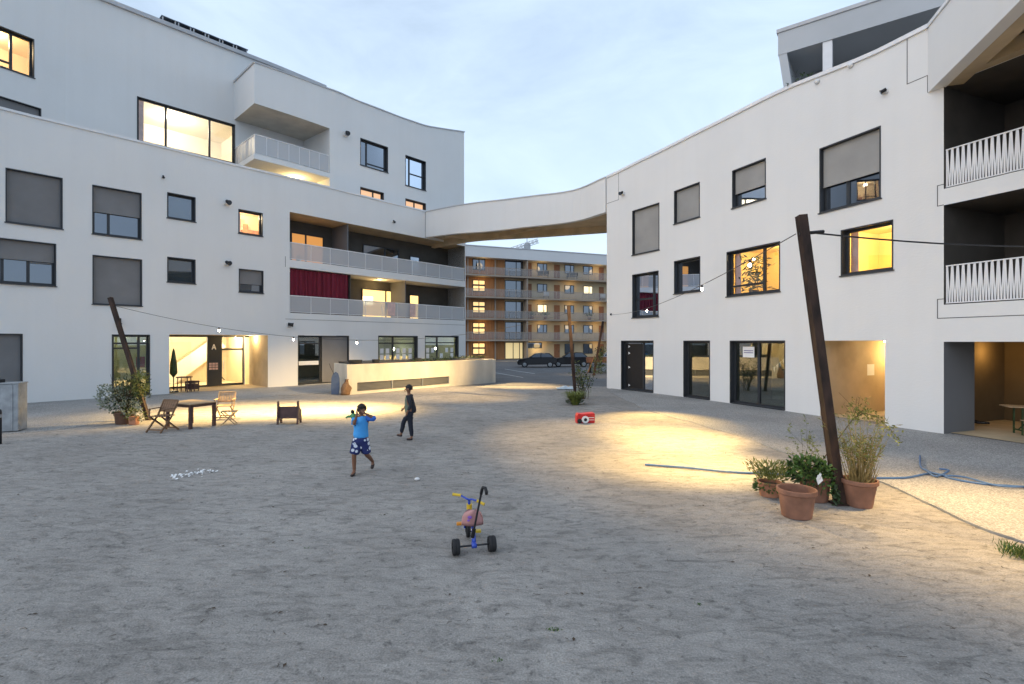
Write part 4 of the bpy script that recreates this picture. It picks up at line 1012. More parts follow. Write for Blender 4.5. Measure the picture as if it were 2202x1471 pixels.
# ------------------------------------------------------------------ parked cars
def car(label, loc, rz, paint, L_=4.1, H=1.46, kind='hatch'):
    t_ = T('parked_car', label, 'car', loc, rz, 'cars parked along the street')
    W = .86
    body = [(-L_ / 2, .42), (-L_ / 2 + .02, .68), (-L_ / 2 + .25, .84), (-L_ * .22, .98), (-L_ * .06, 1.02), (L_ * .40, 1.04), (L_ / 2 - .06, .98), (L_ / 2, .62), (L_ / 2 - .04, .34), (-L_ / 2 + .1, .26)]
    mb = MB(local=True); n = len(body)
    for y, ins in ((-W, .0), (W, .0)):
        mb.v += [V((x, y * (1 - (.10 if z > .95 else 0)), z)) for x, z in body]
    mb.f += [tuple(range(n)), tuple(reversed(range(n, 2 * n)))] + [(k, k + n, (k + 1) % n + n, (k + 1) % n) for k in range(n)]
    mb.build('body', paint, t_, bevel=.06)
    g_ = [(-L_ * .20, 1.0), (-L_ * .05, H - .06), (L_ * .05, H), (L_ * .30, H - .02), (L_ * .43, 1.02)]
    mb = MB(local=True); n = len(g_); 
    mb.v += [V((x, -W * (.90 if z < 1.1 else .74), z)) for x, z in g_] + [V((x, W * (.90 if z < 1.1 else .74), z)) for x, z in g_]
    mb.f += [tuple(range(n)), tuple(reversed(range(n, 2 * n)))] + [(k, k + n, (k + 1) % n + n, (k + 1) % n) for k in range(n)]
    mb.build('greenhouse', 'car_glass', t_, bevel=.03)
    mb = MB(local=True)
    mb.add([V((x, sy * W * .755, z + .012)) for sy in (-1, 1) for x, z in g_[1:4]], [(0, 1, 4, 3), (1, 2, 5, 4)])
    for sy in (-1, 1):
        for a, b in ((0, 1), (3, 4)): mb.bar((g_[a][0], sy * W * (.905 if g_[a][1] < 1.1 else .75), g_[a][1]), (g_[b][0], sy * W * (.905 if g_[b][1] < 1.1 else .75), g_[b][1]), .07, .04)
        mb.bar((L_ * .1, sy * W * .75, H), (L_ * .1, sy * W * .905, 1.03), .08, .03)
    mb.build('roof', paint, t_)
    for sx_ in (-.31, .33):
        for sy in (-1, 1):
            mb = MB(local=True); mb.lathe([(.20, -.10), (.29, -.09), (.31, -.05), (.31, .05), (.29, .09), (.20, .10)], 20, c=(sx_ * L_, sy * (W - .06), .31), axis='y'); wo = mb.build('wheel', 'rubber', t_, smooth=True)
            mb = MB(local=True); mb.lathe([(0, .085 * sy), (.19, .07 * sy), (.205, .09 * sy)], 14, c=(sx_ * L_, sy * (W - .06), .31), axis='y'); mb.build('rim', 'galv', wo)
    for sy in (-1, 1):
        mb = MB(local=True); mb.box(-L_ / 2 - .012, -L_ / 2 + .12, sy * .62 - .16, sy * .62 + .16, .60, .72); mb.build('headlight', 'paper', t_)
        mb = MB(local=True); mb.ball((-L_ * .14, sy * (W + .07), 1.05), (.06, .09, .07)); mb.build('mirror', paint, t_)
    return t_
p = ground(1155, 789); car('black hatchback parked side-on in the street, in front of the cream ground floor', (p.x, p.y, -.03), R(-4), 'car_black', 4.0)
p = ground(1226, 788); car('dark car parked behind the rusty post and shrub, next to the black hatchback', (p.x, p.y, -.03), R(-3), 'car_black', 4.1, 1.5)
p = ground(1296, 786); car('silver car parked at the corner, half hidden behind the wooden trailer', (p.x + 1, p.y + 1.5, -.03), R(-5), 'car_silver', 4.3, 1.5)
# wooden trailer near the corner
p = ground(1292, 800); tr = T('flat_trailer', 'brown flat wooden trailer standing at the corner of the east block', 'trailer', (p.x, p.y, -.03), R(-8))
mb = MB(local=True); mb.box(-1.2, 2.2, -.8, .8, .85, .97); mb.build('bed', 'dark_wood', tr)
mb = MB(local=True); mb.box(-1.2, 2.2, -.83, -.80, .97, 1.3); mb.box(-1.2, 2.2, .80, .83, .97, 1.3); mb.box(-1.23, -1.2, -.83, .83, .97, 1.3); mb.build('side_board', 'dark_wood', tr)
for x in (-.9, 1.6):
    mb = MB(local=True); mb.box(x - .1, x + .1, -.6, .6, 0, .85); mb.build('support', 'dark_metal', tr)
# slanted leaning slab beside the trailer
p = ground(1268, 801); ls = MB(); ls.bar(p + V((-.15, 0, 0)), p + V((.42, .25, 1.35)), .7, .06, up=(1, 0, .3)); ls.build('leaning_board', 'teak', thing=('brown board leaning against the end of the wooden trailer', 'board', p))
# ================================================================== concrete wall round the garage ramp
A0 = ground(757.5, 848.5); B0 = ground(1058.5, 822); C0 = A0 + V((-2.4, 3.6, 0)) * .55
ramp = T('ramp_wall', 'low pale concrete wall round the garage ramp with a dark louvre strip near its foot', 'wall', (A0.x, A0.y, 0))
mid = (A0 + B0) / 2; pn = V(((B0 - A0).y, -(B0 - A0).x, 0)).normalized()
WF = Facade([A0.xy, (A0.lerp(B0, .35) + pn * .06).xy, (A0.lerp(B0, .7) - pn * .02).xy, (A0.lerp(B0, .9) + pn * .06).xy, B0.xy], step=.3); WF.toward = V((3, 0, 0))
hw = 1.46
uq0, uq1 = WF.upx(768), WF.upx(966); zq0, zq1 = .13, .56
WF.open.append((uq0, uq1, zq0, zq1, .22))
m_ = MB(); wall(m_, WF, 0, WF.L, -.05, hw, step=.4)
sweep(m_, WF, 0, WF.L, [(-.001, hw), (-.25, hw), (-.25, .0), (-.249, hw - .01)])
for s, e in ((V((*WF.P(0).xy, 0)), C0), (V((*WF.P(WF.L).xy, 0)), B0 + V((-2.4, 3.6, 0)))):
    d = (e - s).normalized(); m_.frame(s, d, V((d.y, -d.x, 0)), V((0, 0, 1)), .0, (e - s).length, -.0 if s.x > -3 else -.25, .25 if s.x > -3 else 0, -.05, hw - .003)
m_.build('wall', 'ramp', ramp)
m_ = MB()
for k in range(3):
    a, b = uq0 + (uq1 - uq0) * k / 3 + (.05 if k else 0), uq0 + (uq1 - uq0) * (k + 1) / 3
    for j in range(6):
        z = zq0 + .03 + j * (zq1 - zq0 - .04) / 6; sweep(m_, WF, a, b, [(-.05, z), (-.05, z + .012), (-.14, z + .06), (-.14, z + .045)])
    sweep(m_, WF, a, b, [(-.2, zq0), (-.2, zq1), (-.21, zq1), (-.21, zq0)])
m_.build('louvre', 'penthouse_dark', ramp)
m_ = MB()
for k in (1, 2):
    u = uq0 + (uq1 - uq0) * k / 3; L_ = Loc(WF, u, u + .07); L_.box(m_, 0, .05, -.1, -.01, zq0, zq1)
m_.build('louvre_post', 'galv', ramp)
m_ = MB(); sweep(m_, WF, .3, WF.L - .2, [(-.5, hw - .15), (-.5, hw + .02), (-1.8, hw + .1), (-1.8, hw - .05)]); m_.build('ramp_roof', 'dark_metal', ramp)
# round tubs standing on the ramp roof
for px, r, lab in ((770, .36, 'shallow dark round tub on the near end of the ramp wall'), (815, .2, 'small dark dish on the ramp wall next to the round tub'), (905, .22, 'small dark tub on the middle of the ramp wall')):
    u = WF.upx(px + 8); p = WF.Q(u, -.62, hw + .03); t_ = T('planter_tub', lab, 'tub', p)
    mb = MB(local=True); mb.lathe([(0, 0), (r * .9, 0), (r, .16), (r * .93, .16), (r * .85, .05), (0, .04)], 20); mb.build('tub', 'dark_metal', t_)
    mb = MB(local=True); mb.lathe([(0, .13), (r * .88, .12)], 20); mb.build('soil', 'soil', t_)
# dark planting along the top, right part
pl = T('trough_plants', 'low dark trailing plants in a trough along the top of the ramp wall', 'plant', WF.Q(WF.L * .75, -.6, hw))
mb = MB(); 
for k in range(700):
    u = WF.L * random.uniform(.40, .98); p = WF.Q(u, -random.uniform(.3, .9), hw + abs(random.gauss(0, .07)) + (.08 if u > WF.L * .7 else 0)); mb.leaf(p, V((random.gauss(0, 1), random.gauss(0, 1), .4)), .12, .05)
mb.build('foliage', 'leaf_dark', pl)
# slab board and sack leaning at the near end
p = ground(720, 849); t_ = T('bodyboard', 'slate blue board standing upright at the near end of the ramp wall', 'board', p)
mb = MB(local=True); out = [(-.17, .02), (-.2, .3), (-.19, .8), (-.12, 1.02), (0, 1.1), (.12, 1.02), (.19, .8), (.2, .3), (.17, .02)]
mb.add([V((x, .10 * z, z)) for x, z in out] + [V((x, .05 + .10 * z, z)) for x, z in out], [tuple(range(9)), tuple(reversed(range(9, 18)))] + [(k, k + 9, (k + 1) % 9 + 9, (k + 1) % 9) for k in range(9)]); mb.build('deck', 'blue_board', t_)
mb = MB(local=True); mb.tube([(-.05, .04, .98), (-.25, .1, 1.35), (-.3, .1, 1.5)], .012, 5); mb.build('leash', 'dark_metal', t_)
p = ground(742, 849.5); t_ = T('sack', 'brown cloth sack slumped against the ramp wall beside the blue board', 'bag', p)
mb = MB(local=True); prof = [(0, 0), (.22, .02), (.25, .12), (.22, .32), (.15, .52), (.09, .64), (.06, .70), (.09, .76), (0, .75)]; mb.lathe(prof, 16)
mb.v = [q + V((noise.noise(q * 6) * .11 + .10 * q.z, noise.noise(q * 6 + V((3, 1, 2))) * .11, 0)) * (1 if q.z > .02 else 0) for q in mb.v]; mb.build('bag', 'brown_cloth', t_, smooth=True)
mb = MB(local=True); mb.lathe([(.075, .66), (.085, .675), (.075, .69)], 14, c=(.065, 0, 0), close=True); mb.build('cord', 'dark_wood', t_)

# ================================================================== rusted posts and the light strings
def post(label, base, top, w):
    t_ = T('leaning_post', label, 'post', base, 0, 'rusted steel posts carrying the light strings')
    d = (V(top) - V(base)); mb = MB(local=True); L_ = d.length; dn = d.normalized()
    x = dn.cross(V((0, 1, 0))).normalized(); y = x.cross(dn)
    fl, wb = w, .018
    o = V((0, 0, 0)) - dn * .05
    mb.frame(o, x, y, dn, -fl / 2, fl / 2, -w / 2, -w / 2 + wb, 0, L_); mb.frame(o, x, y, dn, -fl / 2, fl / 2, w / 2 - wb, w / 2, 0, L_); mb.frame(o, x, y, dn, -wb, wb, -w / 2 + wb, w / 2 - wb, 0, L_)
    for s in (-1, 1): mb.frame(o, x, y, dn, s * (fl / 2 - .01) - .006, s * (fl / 2 - .01) + .006, -w / 2 + wb, w / 2 - wb, 0, L_)
    mb.build('beam', 'corten', t_)
    mb = MB(local=True); mb.box(-w * .9, w * .9, -w * .9, w * .9, -.02, .025); mb.build('base_plate', 'corten', t_)
    mb = MB(local=True); c = dn * (L_ - .35)
    for s in (-1, 1): mb.lathe([(.0, 0), (.02, 0), (.02, .10), (.012, .12)], 8, c=c + x * s * (fl / 2 + (.0 if s > 0 else -.10)), axis='x')
    mb.build('eye_bolt', 'dark_metal', t_)
    return V(base) + dn * (L_ - .35), x
gb = ground(1806, 1084); g1, gx = post('tall thick leaning rusted steel post standing among the terracotta pots', gb, at(1722, 457, 8.4), .135); gx = -gx
wb_ = ground(319, 903); w1, _ = post('leaning rusted steel post beside the big potted shrub and folding chairs', wb_, at(236, 637, 16.9), .115)
fb_ = ground(1238, 862); f1, _ = post('rusted steel post rising from the grassy planter in the middle of the passage', fb_, at(1222, 655, 21.9), .13)
sb_ = ground(1277, 806); s1, _ = post('distant leaning rusted steel post with climbing plants by the corner', sb_, at(1297, 690, 40.5), .16)
AIM = [(.95, -.6, 4), (.5, -.5, 4), (.5, 2.8, 4), (.6, -.5, 4), (.1, -.9, 4), (.2, .2, 4)]
def string(label, a, b, sag, bulbs, r=.008, power=6):
    a, b = V(a), V(b); f = lambda t: a.lerp(b, t) - V((0, 0, sag * 4 * t * (1 - t)))
    t_ = T('light_string', label, 'light string', a); mb = MB(); mb.tube([f(k / 40) for k in range(41)], r, 6); mb.build('cable', 'dark_metal', t_)
    for t in bulbs:
        p = f(t); mb = MB(); mb.lathe([(.008, .06), (.022, .05), (.026, -.01), (.02, -.02)], 10, c=p + V((0, 0, -.05))); s_ = mb.build('bulb_socket', 'black', t_)
        mb = MB(); mb.ball(p + V((0, 0, -.10)), (.03, .03, .038), 12, 8); mb.build('bulb', 'bulb', s_)
        if power: lamp('SPOT', 'string_bulb_beam', p + V((0, 0, -.16)), power, (1, .66, .22), .05, p - V(AIM.pop(0) if AIM else (.2, .3, 4)), SPA, 1.0)
    return f
pe = FR.Q(FR.upx(1315), .02, FR.zpx(1315, 676))
SPA = 64
string('light string sagging from the tall post to the east block wall', g1 - gx * .13, pe, .36, (.09, .236, .557), .008, PB[0])
SPA = 125
string('thin light string crossing the court from the west post to the middle post', w1 + V((.12, 0, 0)), f1, 1.15, (.184, .331, .466), .007, PB[1])
string('dark cable from the tall post running off over the right edge', g1 + gx * .13, V((12.2, 10.6, 4.55)), .10, (), .014, 0)
mb = MB(); mb.tube([g1 + gx * .11, g1 + gx * .33 - V((0, 0, .0))], .028, 8); mb.build('turnbuckle', 'black', thing=('short black tensioner on the cable just right of the tall post', 'tensioner', g1))
mb = MB(); mb.lathe([(0, 0), (.06, 0), (.06, .06), (0, .06)], 10, c=pe, axis='y'); mb.build('wall_anchor', 'black', thing=('small black cable anchor on the east block wall', 'anchor', pe))

# ================================================================== floodlights and cameras on the walls
def floodlight(label, fac, px, py, s=.16, tgt=None, power=0, angle=60, col=(1, .72, .34), face=None):
    u = fac.upx(px); z = fac.zpx(px, py); p = fac.Q(u, 0, z); n = fac.Nrm(u); t = V((-n.y, n.x, 0)); Z = V((0, 0, 1))
    t_ = T('wall_floodlight', label, 'wall lamp', p, 0, 'small floodlights on the facades')
    mb = MB(); mb.frame(p, t, n, Z, -s * .55, s * .55, .001, s * .5, -s * .5, s * .35); mb.build('bracket', 'white_plastic', t_, bevel=.01)
    d = ((V(tgt) if tgt is not None else p + n * 4 - Z * 5) - p).normalized(); c = p + n * (s * .9)
    mb = MB(); mb.tube([c - d * s * .55, c + d * s * .25, c + d * s * .55], [s * .34, s * .36, s * .5], 12); ho = mb.build('lamp_head', 'black', t_)
    mb = MB(); mb.tube([c + d * s * .555, c + d * s * .56], [s * .42, s * .42], 12); mb.build('lens', 'glass', ho)
    if power: lamp('SPOT', 'added_beam', c + d * s * .6, power, col, .06, tgt, angle, .75)  # beam added for the light on the court; the fixture itself looks unlit
def gp(px, py): return ground(px, py)
WARM = (1, .66, .26)
floodlight('small floodlight on the upper storey, right of the corner balcony', FPf, 742, 288, .3, gp(1480, 985), PW[0], 17, WARM)
floodlight('upper of the two white floodlights right of the frosted windows', FL, 487, 436, .26, gp(1415, 940), PW[1], 17, WARM)
floodlight('lower of the two white floodlights right of the frosted windows', FL, 487, 566, .26, gp(1400, 900), PW[2], 19, WARM)
floodlight('white floodlight under the left end of the double loggia', FL, 621, 698, .26, gp(1290, 806), PW[3], 22, WARM)
floodlight('white floodlight hidden behind the top of the west post', FL, 254, 691, .24, gp(250, 850), PW[4], 70, WARM)
floodlight('tiny dark spotlight under the parapet above the upper frosted window', FL, 350, 381, .12)
floodlight('small dark spotlight on the parapet above the double loggia', FL, 845, 477, .16, gp(1100, 828), PW[5], 22, WARM)
floodlight('small floodlight on the east block beside the footbridge joint', FR, 1341, 416, .2, gp(450, 892), PW[6], 17, WARM)
floodlight('round floodlight below the parapet at the joint of the east block', FR, 1905, 197, .14, gp(860, 842), PW[7], 26, WARM)
for px, py, lab in ((1831, 141, 'round white lamp on the parapet edge right of the penthouse post'), (1759, 176, 'round white lamp on the parapet edge left of the penthouse post')):
    u = FR.upx(px); p = FR.Q(u, .06, FR.zpx(px, py)); t_ = T('parapet_lamp', lab, 'lamp', p); mb = MB(local=True); mb.ball((0, 0, 0), .085, 12, 8); mb.build('globe', 'white_plastic', t_, smooth=True)
    mb = MB(local=True); mb.tube([(0, 0, .02), (.1, .05, .1)], .02, 6); mb.build('arm', 'white_plastic', t_)
# spots without any fixture, added to light the court and the ramp wall
def unseen_spot(loc, tgt, power, angle): lamp('SPOT', 'added_beam', loc, power, WARM, .08, tgt, angle, .8)
unseen_spot(FR.Q(FR.upx(1560), .35, 9.6), gp(640, 876), PW[8], 17)
unseen_spot(V((7.4, 7.6, 4.3)), V((7.15, 7.1, 0)), PW[9], 84)  # stands for an unseen string lamp on the cable past the right edge
unseen_spot(FR.Q(FR.upx(1341), .4, 10.2), WF.Q(WF.L * .5, 0, .6), PW[10], 30)
# plants on the penthouse terrace
for px, py, lab, kk, d in ((1742, 186, 'small bush on the penthouse terrace left of the post', 1.0, 18.6), (1680, 216, 'little round bush at the outer corner of the penthouse terrace', .55, 19.6)):
    p = at(px, py, d); t_ = T('terrace_plant', lab, 'plant', p - V((0, 0, .4)))
    mb = MB(local=True)
    for k in range(260): mb.leaf(V((random.gauss(0, .28 * kk), random.gauss(0, .2 * kk), .4 + random.gauss(0, .15 * kk))), V((random.gauss(0, 1), random.gauss(0, 1), random.random())), .16, .07)
    mb.build('foliage', 'leaf_dark', t_)
    mb = MB(local=True); mb.lathe([(0, -.1), (.18, -.1), (.22, .25), (0, .25)], 12); mb.build('pot', 'dark_metal', t_)
# house plant in the yellow window
p = L7.at(L7.w * .28, -.75, 0); p.z = FR.zpx(1563, 637) + .1
t_ = T('house_plant', 'dark leafy house plant behind the yellow lit window', 'plant', p)
mb = MB(local=True); mb.lathe([(0, -.2), (.16, -.2), (.2, .12), (0, .12)], 14); mb.build('pot', 'dark_metal', t_)
mb = MB(local=True)
for k in range(260):
    h = random.uniform(.15, 1.5); mb.leaf(V((random.gauss(0, .24), random.gauss(0, .2), h)), V((random.gauss(0, 1), random.gauss(0, 1), random.gauss(0, .6))), .26, .07)
mb.build('foliage', 'leaf_dark', t_)
# loggia things
L_ = Loc(FL, FL.upx(624), FL.upx(753), -.16); mb = MB(); n = 90
rows = []
for j in range(2):
    row = []
    for k in range(n + 1):
        a = k / n; row.append(L_.at(.06 + (L_.w - .1) * a, .05 * math.sin(k * .9) + .03 * math.sin(k * 2.3 + 1), zs0 - .05 - (zs0 - zl0 - .1) * j))
    rows.append(row)
for k in range(n): mb.poly(rows[0][k], rows[0][k + 1], rows[1][k + 1], rows[1][k])
mb.build('curtain', 'curtain', smooth=True, thing=('wine red curtain closing the left half of the lower loggia', 'curtain', L_.at(L_.w / 2, 0, zl0)))
for px, wdt, lab in ((842, .62, 'pale pink towel over the lower loggia railing below the lit door'), (888, .5, 'pale towel over the lower loggia railing beside the narrow lit door')):
    u = FL.upx(px); L_ = Loc(FL, u - wdt / 2, u + wdt / 2); mb = MB()
    pts = [(-.16, zl0 + .6), (-.14, zl0 + 1.0), (-.075, zl0 + 1.045), (-.03, zl0 + 1.02), (-.018, zl0 + .5), (-.02, zl0 + .12)]
    for k in range(8):
        for (o1, za), (o2, zb) in zip(pts, pts[1:]):
            f = lambda o_, kk: o_ + .012 * math.sin(kk * 1.7) * (1 if o_ > -.05 else -1)
            mb.poly(L_.at(L_.w * k / 8, f(o1, k), za), L_.at(L_.w * (k + 1) / 8, f(o1, k + 1), za), L_.at(L_.w * (k + 1) / 8, f(o2, k + 1), zb), L_.at(L_.w * k / 8, f(o2, k), zb))
    mb.build('towel', 'towel', smooth=True, thing=(lab, 'towel', L_.at(L_.w / 2, 0, zl0)))
u = FL.upx(648); p = FL.Q(u, -.3, zs1); mb = MB(local=True); mb.lathe([(0, 0), (.13, 0), (.15, .26), (.11, .26), (0, .22)], 14); t_ = T('flower_pot', 'white flower pot behind the upper loggia railing, near its left end', 'pot', p); mb.build('pot', 'white_plastic', t_)
mb = MB(local=True)
for k in range(40): mb.leaf(V((random.gauss(0, .06), random.gauss(0, .06), .24)), V((random.gauss(0, 1), random.gauss(0, 1), 1)), .16, .05)
mb.build('foliage', 'leaf_mid', t_)
# folded parasol, stool and crate in the entrance recess
p = FL.Q(ua + .35, -.6, .03); t_ = T('folded_parasol', 'folded dark parasol standing at the left side of the lit entrance', 'parasol', p)
mb = MB(local=True); mb.lathe([(.03, .75), (.17, .95), (.15, 1.4), (.06, 2.05), (.012, 2.2)], 12); mb.build('canopy', 'leaf_dark', t_, smooth=True)
mb = MB(local=True); mb.tube([(0, 0, .05), (0, 0, .9)], .025, 8); mb.lathe([(0, 0), (.22, 0), (.22, .06), (.05, .09)], 16); mb.build('stand', 'dark_metal', t_)
p = FL.Q(ua + .75, -.35, .03); t_ = T('stool', 'dark low stool beside the folded parasol in the entrance', 'stool', p)
mb = MB(local=True); mb.box(-.3, .3, -.2, .2, .72, .78); mb.build('seat', 'dark_wood', t_)
for sx_, sy in ((-1, -1), (1, -1), (-1, 1), (1, 1)):
    mb = MB(local=True); mb.bar((sx_ * .26, sy * .16, 0), (sx_ * .24, sy * .14, .72), .04, .04); mb.build('leg', 'dark_wood', t_)
p = FL.Q(ua + 1.15, -.5, .03); t_ = T('crate', 'dark wooden crate on the floor of the lit entrance', 'crate', p)
mb = MB(local=True)
for z in (.12, .27, .42):
    mb.box(-.25, .25, -.2, -.18, z, z + .11); mb.box(-.25, .25, .18, .2, z, z + .11); mb.box(-.25, -.23, -.18, .18, z, z + .11); mb.box(.23, .25, -.18, .18, z, z + .11)
mb.box(-.24, .24, -.19, .19, .10, .12); mb.build('boards', 'dark_wood', t_)
for sx_, sy in ((-1, -1), (1, -1), (-1, 1), (1, 1)):
    mb = MB(local=True); mb.bar((sx_ * .22, sy * .17, 0), (sx_ * .22, sy * .17, .5), .04, .04); mb.build('corner_post', 'dark_wood', t_)
# ================================================================== furniture on the sand
def folding_chair(name, label, loc, rz, m, arms=True, group='folding wooden chairs'):
    t_ = T(name, label, 'chair', loc, rz, group); w = .25
    for s in (-1, 1):
        mb = MB(local=True); mb.bar((s * w, -.30, .0), (s * w, .06, .42), .028, .045); mb.bar((s * w, .06, .42), (s * w, .27, .86), .028, .045); mb.build('leg', m, t_)
        mb = MB(local=True); mb.bar((s * (w - .035), .33, .0), (s * (w - .035), -.22, .44), .028, .04); mb.build('leg', m, t_)
        if arms:
            mb = MB(local=True); mb.bar((s * (w + .01), -.24, .64), (s * (w + .01), .2, .655), .05, .022); mb.bar((s * (w + .01), -.2, .44), (s * (w + .01), -.18, .63), .03, .03); mb.build('armrest', m, t_)
    mb = MB(local=True)
    for k in range(7): y = -.24 + k * .065; mb.box(-w + .02, w - .02, y, y + .05, .435, .455)
    mb.build('seat', m, t_)
    mb = MB(local=True); a, b = V((0, .14, .58)), V((0, .265, .85))
    for k in range(6): x = -.20 + k * .08; mb.bar(a + V((x, 0, 0)), b + V((x, 0, 0)), .066, .016)
    mb.bar(a + V((-w, -.0, -.02)), a + V((w, -.0, -.02)), .03, .05); mb.bar(b + V((-w, 0, 0)), b + V((w, 0, 0)), .03, .06); mb.build('backrest', m, t_)
    mb = MB(local=True); mb.bar((-w, -.24, .07), (w, -.24, .07), .025, .035); mb.bar((-w + .04, .25, .07), (w - .04, .25, .07), .025, .035); mb.build('crossbar', m, t_)
    return t_
folding_chair('folding_chair', 'dark brown folding chair at the near left corner of the garden table', V((-10.0, 14.66, 0)), R(-14), 'teak')
folding_chair('folding_chair', 'pale wooden folding armchair right of the garden table', V((-9.55, 17.05, 0)), R(14), 'teak_light')
st = T('folding_stool', 'small pale X-legged folding stool in front of the pale armchair', 'stool', V((-8.75, 15.85, 0)), R(18))
for s in (-1, 1):
    mb = MB(local=True); mb.bar((-.2, s * .17, 0), (.2, s * .17, .40), .03, .022); mb.build('leg', 'teak_light', st)
    mb = MB(local=True); mb.bar((.2, s * .145, 0), (-.2, s * .145, .40), .03, .022); mb.build('leg', 'teak_light', st)
mb = MB(local=True)
for k in range(6): x = -.22 + k * .075; mb.box(x, x + .055, -.2, .2, .40, .418)
mb.build('seat', 'teak_light', st)
# table: corners measured on the ground
tA, tB, tC = V((-9.39, 14.93, 0)), V((-9.05, 15.66, 0)), V((-10.43, 15.4, 0))
ex = (tB - tA).normalized(); ey = V((-ex.y, ex.x, 0)); tl, tw = 1.15, (tB - tA).length
tb = T('garden_table', 'dark wooden garden table with straight legs and a pale top between two folding chairs', 'table', tA)
mb = MB(); 
for k in range(9): a = -.03 + k * (tw + .06) / 9; mb.frame(tA, ex, ey, V((0, 0, 1)), a, a + (tw + .06) / 9 - .008, -.03, tl + .03, .71, .735)
mb.build('tabletop', 'teak_light', tb)
mb = MB(); mb.frame(tA, ex, ey, V((0, 0, 1)), .02, tw - .02, .0, .04, .63, .708); mb.frame(tA, ex, ey, V((0, 0, 1)), .02, tw - .02, tl - .04, tl, .63, .708); mb.frame(tA, ex, ey, V((0, 0, 1)), 0, .04, .041, tl - .041, .63, .708); mb.frame(tA, ex, ey, V((0, 0, 1)), tw - .04, tw, .041, tl - .041, .63, .708); mb.build('apron', 'dark_wood', tb)
for a, b in ((0, 0), (tw - .08, 0), (0, tl - .08), (tw - .08, tl - .08)):
    mb = MB(); mb.frame(tA, ex, ey, V((0, 0, 1)), a, a + .08, b, b + .08, 0, .705); mb.build('leg', 'dark_wood', tb)
# dark wooden seat
p = ground(622, 911); ws = T('wooden_seat', 'small dark wooden seat with two tall side boards standing alone on the sand', 'seat', p, R(8))
for s in (-1, 1):
    mb = MB(local=True); pr = [(-.22, 0), (-.16, .7), (-.10, .72), (.0, .5), (.2, .4), (.24, 0), (.16, 0), (.1, .12), (-.1, .12), (-.14, 0)]
    x0, x1 = s * .27, s * .315; n = len(pr); mb.v += [V((x0, y, z)) for y, z in pr] + [V((x1, y, z)) for y, z in pr]; mb.f += [tuple(range(n)), tuple(reversed(range(n, 2 * n)))] + [(k, k + n, (k + 1) % n + n, (k + 1) % n) for k in range(n)]
    mb.build('side_board', 'dark_wood', ws)
mb = MB(local=True); mb.bar((0, -.14, .18), (0, -.12, .55), .535, .025, up=(0, 1, 0)); mb.build('backrest', 'dark_wood', ws)
mb = MB(local=True); mb.box(-.268, .268, -.11, .2, .28, .305); mb.build('seat', 'dark_wood', ws)
# galvanised box and bollard at the left edge
p = ground(40, 929); gbx = T('metal_container', 'galvanised sheet container at the left edge in front of the shuttered door', 'container', p, R(22))
mb = MB(local=True); mb.box(-1.15, 0, -.02, .5, .03, 1.36); mb.box(-1.18, .02, -.04, .52, 1.36, 1.40); mb.build('body', 'galv', gbx, bevel=.015)
mb = MB(local=True)
for k in (-.95, -.55, -.15): mb.box(k, k + .03, -.035, -.021, .06, 1.33)
mb.build('rib', 'galv', gbx)
mb = MB(local=True); mb.box(-1.1, -.05, .03, .45, -.02, .028); mb.build('plinth', 'dark_metal', gbx)
mb = MB(); q = p + V((-.62, .0, 1.40)); mb.frame(q, V((1, 0, 0)), V((0, 1, 0)), V((0, 0, 1)), -.3, .1, -.15, .15, 0, .09); mb.frame(q, V((1, 0, 0)), V((0, 1, 0)), V((0, 0, 1)), -.22, .02, -.09, .09, .09, .12); mb.build('tool_case', 'black', bevel=.01, thing=('black case lying on top of the galvanised container', 'case', q))
p = ground(-3, 955); bo = T('bollard', 'dark steel bollard at the left edge in front of the galvanised container', 'bollard', p)
mb = MB(local=True); mb.lathe([(0, 0), (.06, 0), (.06, .80), (.05, .86), (0, .88)], 16); mb.build('shaft', 'dark_metal', bo, smooth=True)
mb = MB(local=True); mb.lathe([(.062, .66), (.065, .67), (.065, .73), (.062, .74)], 16); mb.build('collar', 'galv', bo)

# ================================================================== tricycle
tc_ = T('tricycle', "child's blue and yellow tricycle with a pink seat and a long push handle", 'tricycle', V((-.46, 6.18, 0)))
W1, W2, FW = V((-.672, 6.13, .095)), V((-.245, 6.235, .095)), V((-.575, 6.70, .12))
ax = (W2 - W1).normalized()
def wheel(c, a, r, wd, m='rubber'):
    mb = MB(); n = 24; ox = a; oy = V((0, 0, 1)); oz = ox.cross(oy).normalized()
    prof = [(r * .60, -wd * .5), (r * .92, -wd * .5), (r, -wd * .3), (r, -wd * .08), (r * .95, 0), (r, wd * .08), (r, wd * .3), (r * .92, wd * .5), (r * .60, wd * .5)]
    for q, h in prof:
        for k in range(n):
            g_ = 2 * math.pi * k / n; mb.v.append(c + ox * h + (oy * math.cos(g_) + oz * math.sin(g_)) * q)
    m_n = len(prof)
    for i in range(m_n):
        for k in range(n): j = (i + 1) % m_n; mb.f.append((i * n + k, i * n + (k + 1) % n, j * n + (k + 1) % n, j * n + k))
    wo = mb.build('wheel', m, tc_)
    hb = MB(); 
    hb.tube([c - ox * wd * .42, c + ox * wd * .42], r * .58, 18); hb.tube([c - ox * wd * .6, c + ox * wd * .6], r * .16, 10); hb.build('hub', 'black', wo)
wheel(W1, ax, .095, .085); wheel(W2, ax, .095, .085)
fax = V((.95, .16, 0)).normalized(); wheel(FW, fax, .12, .05)
mid = (W1 + W2) / 2
mb = MB(); mb.tube([W1 + ax * .04, W2 - ax * .04], .012, 8); mb.build('axle', 'dark_metal', tc_)
hd = V((-.548, 6.57, .43))
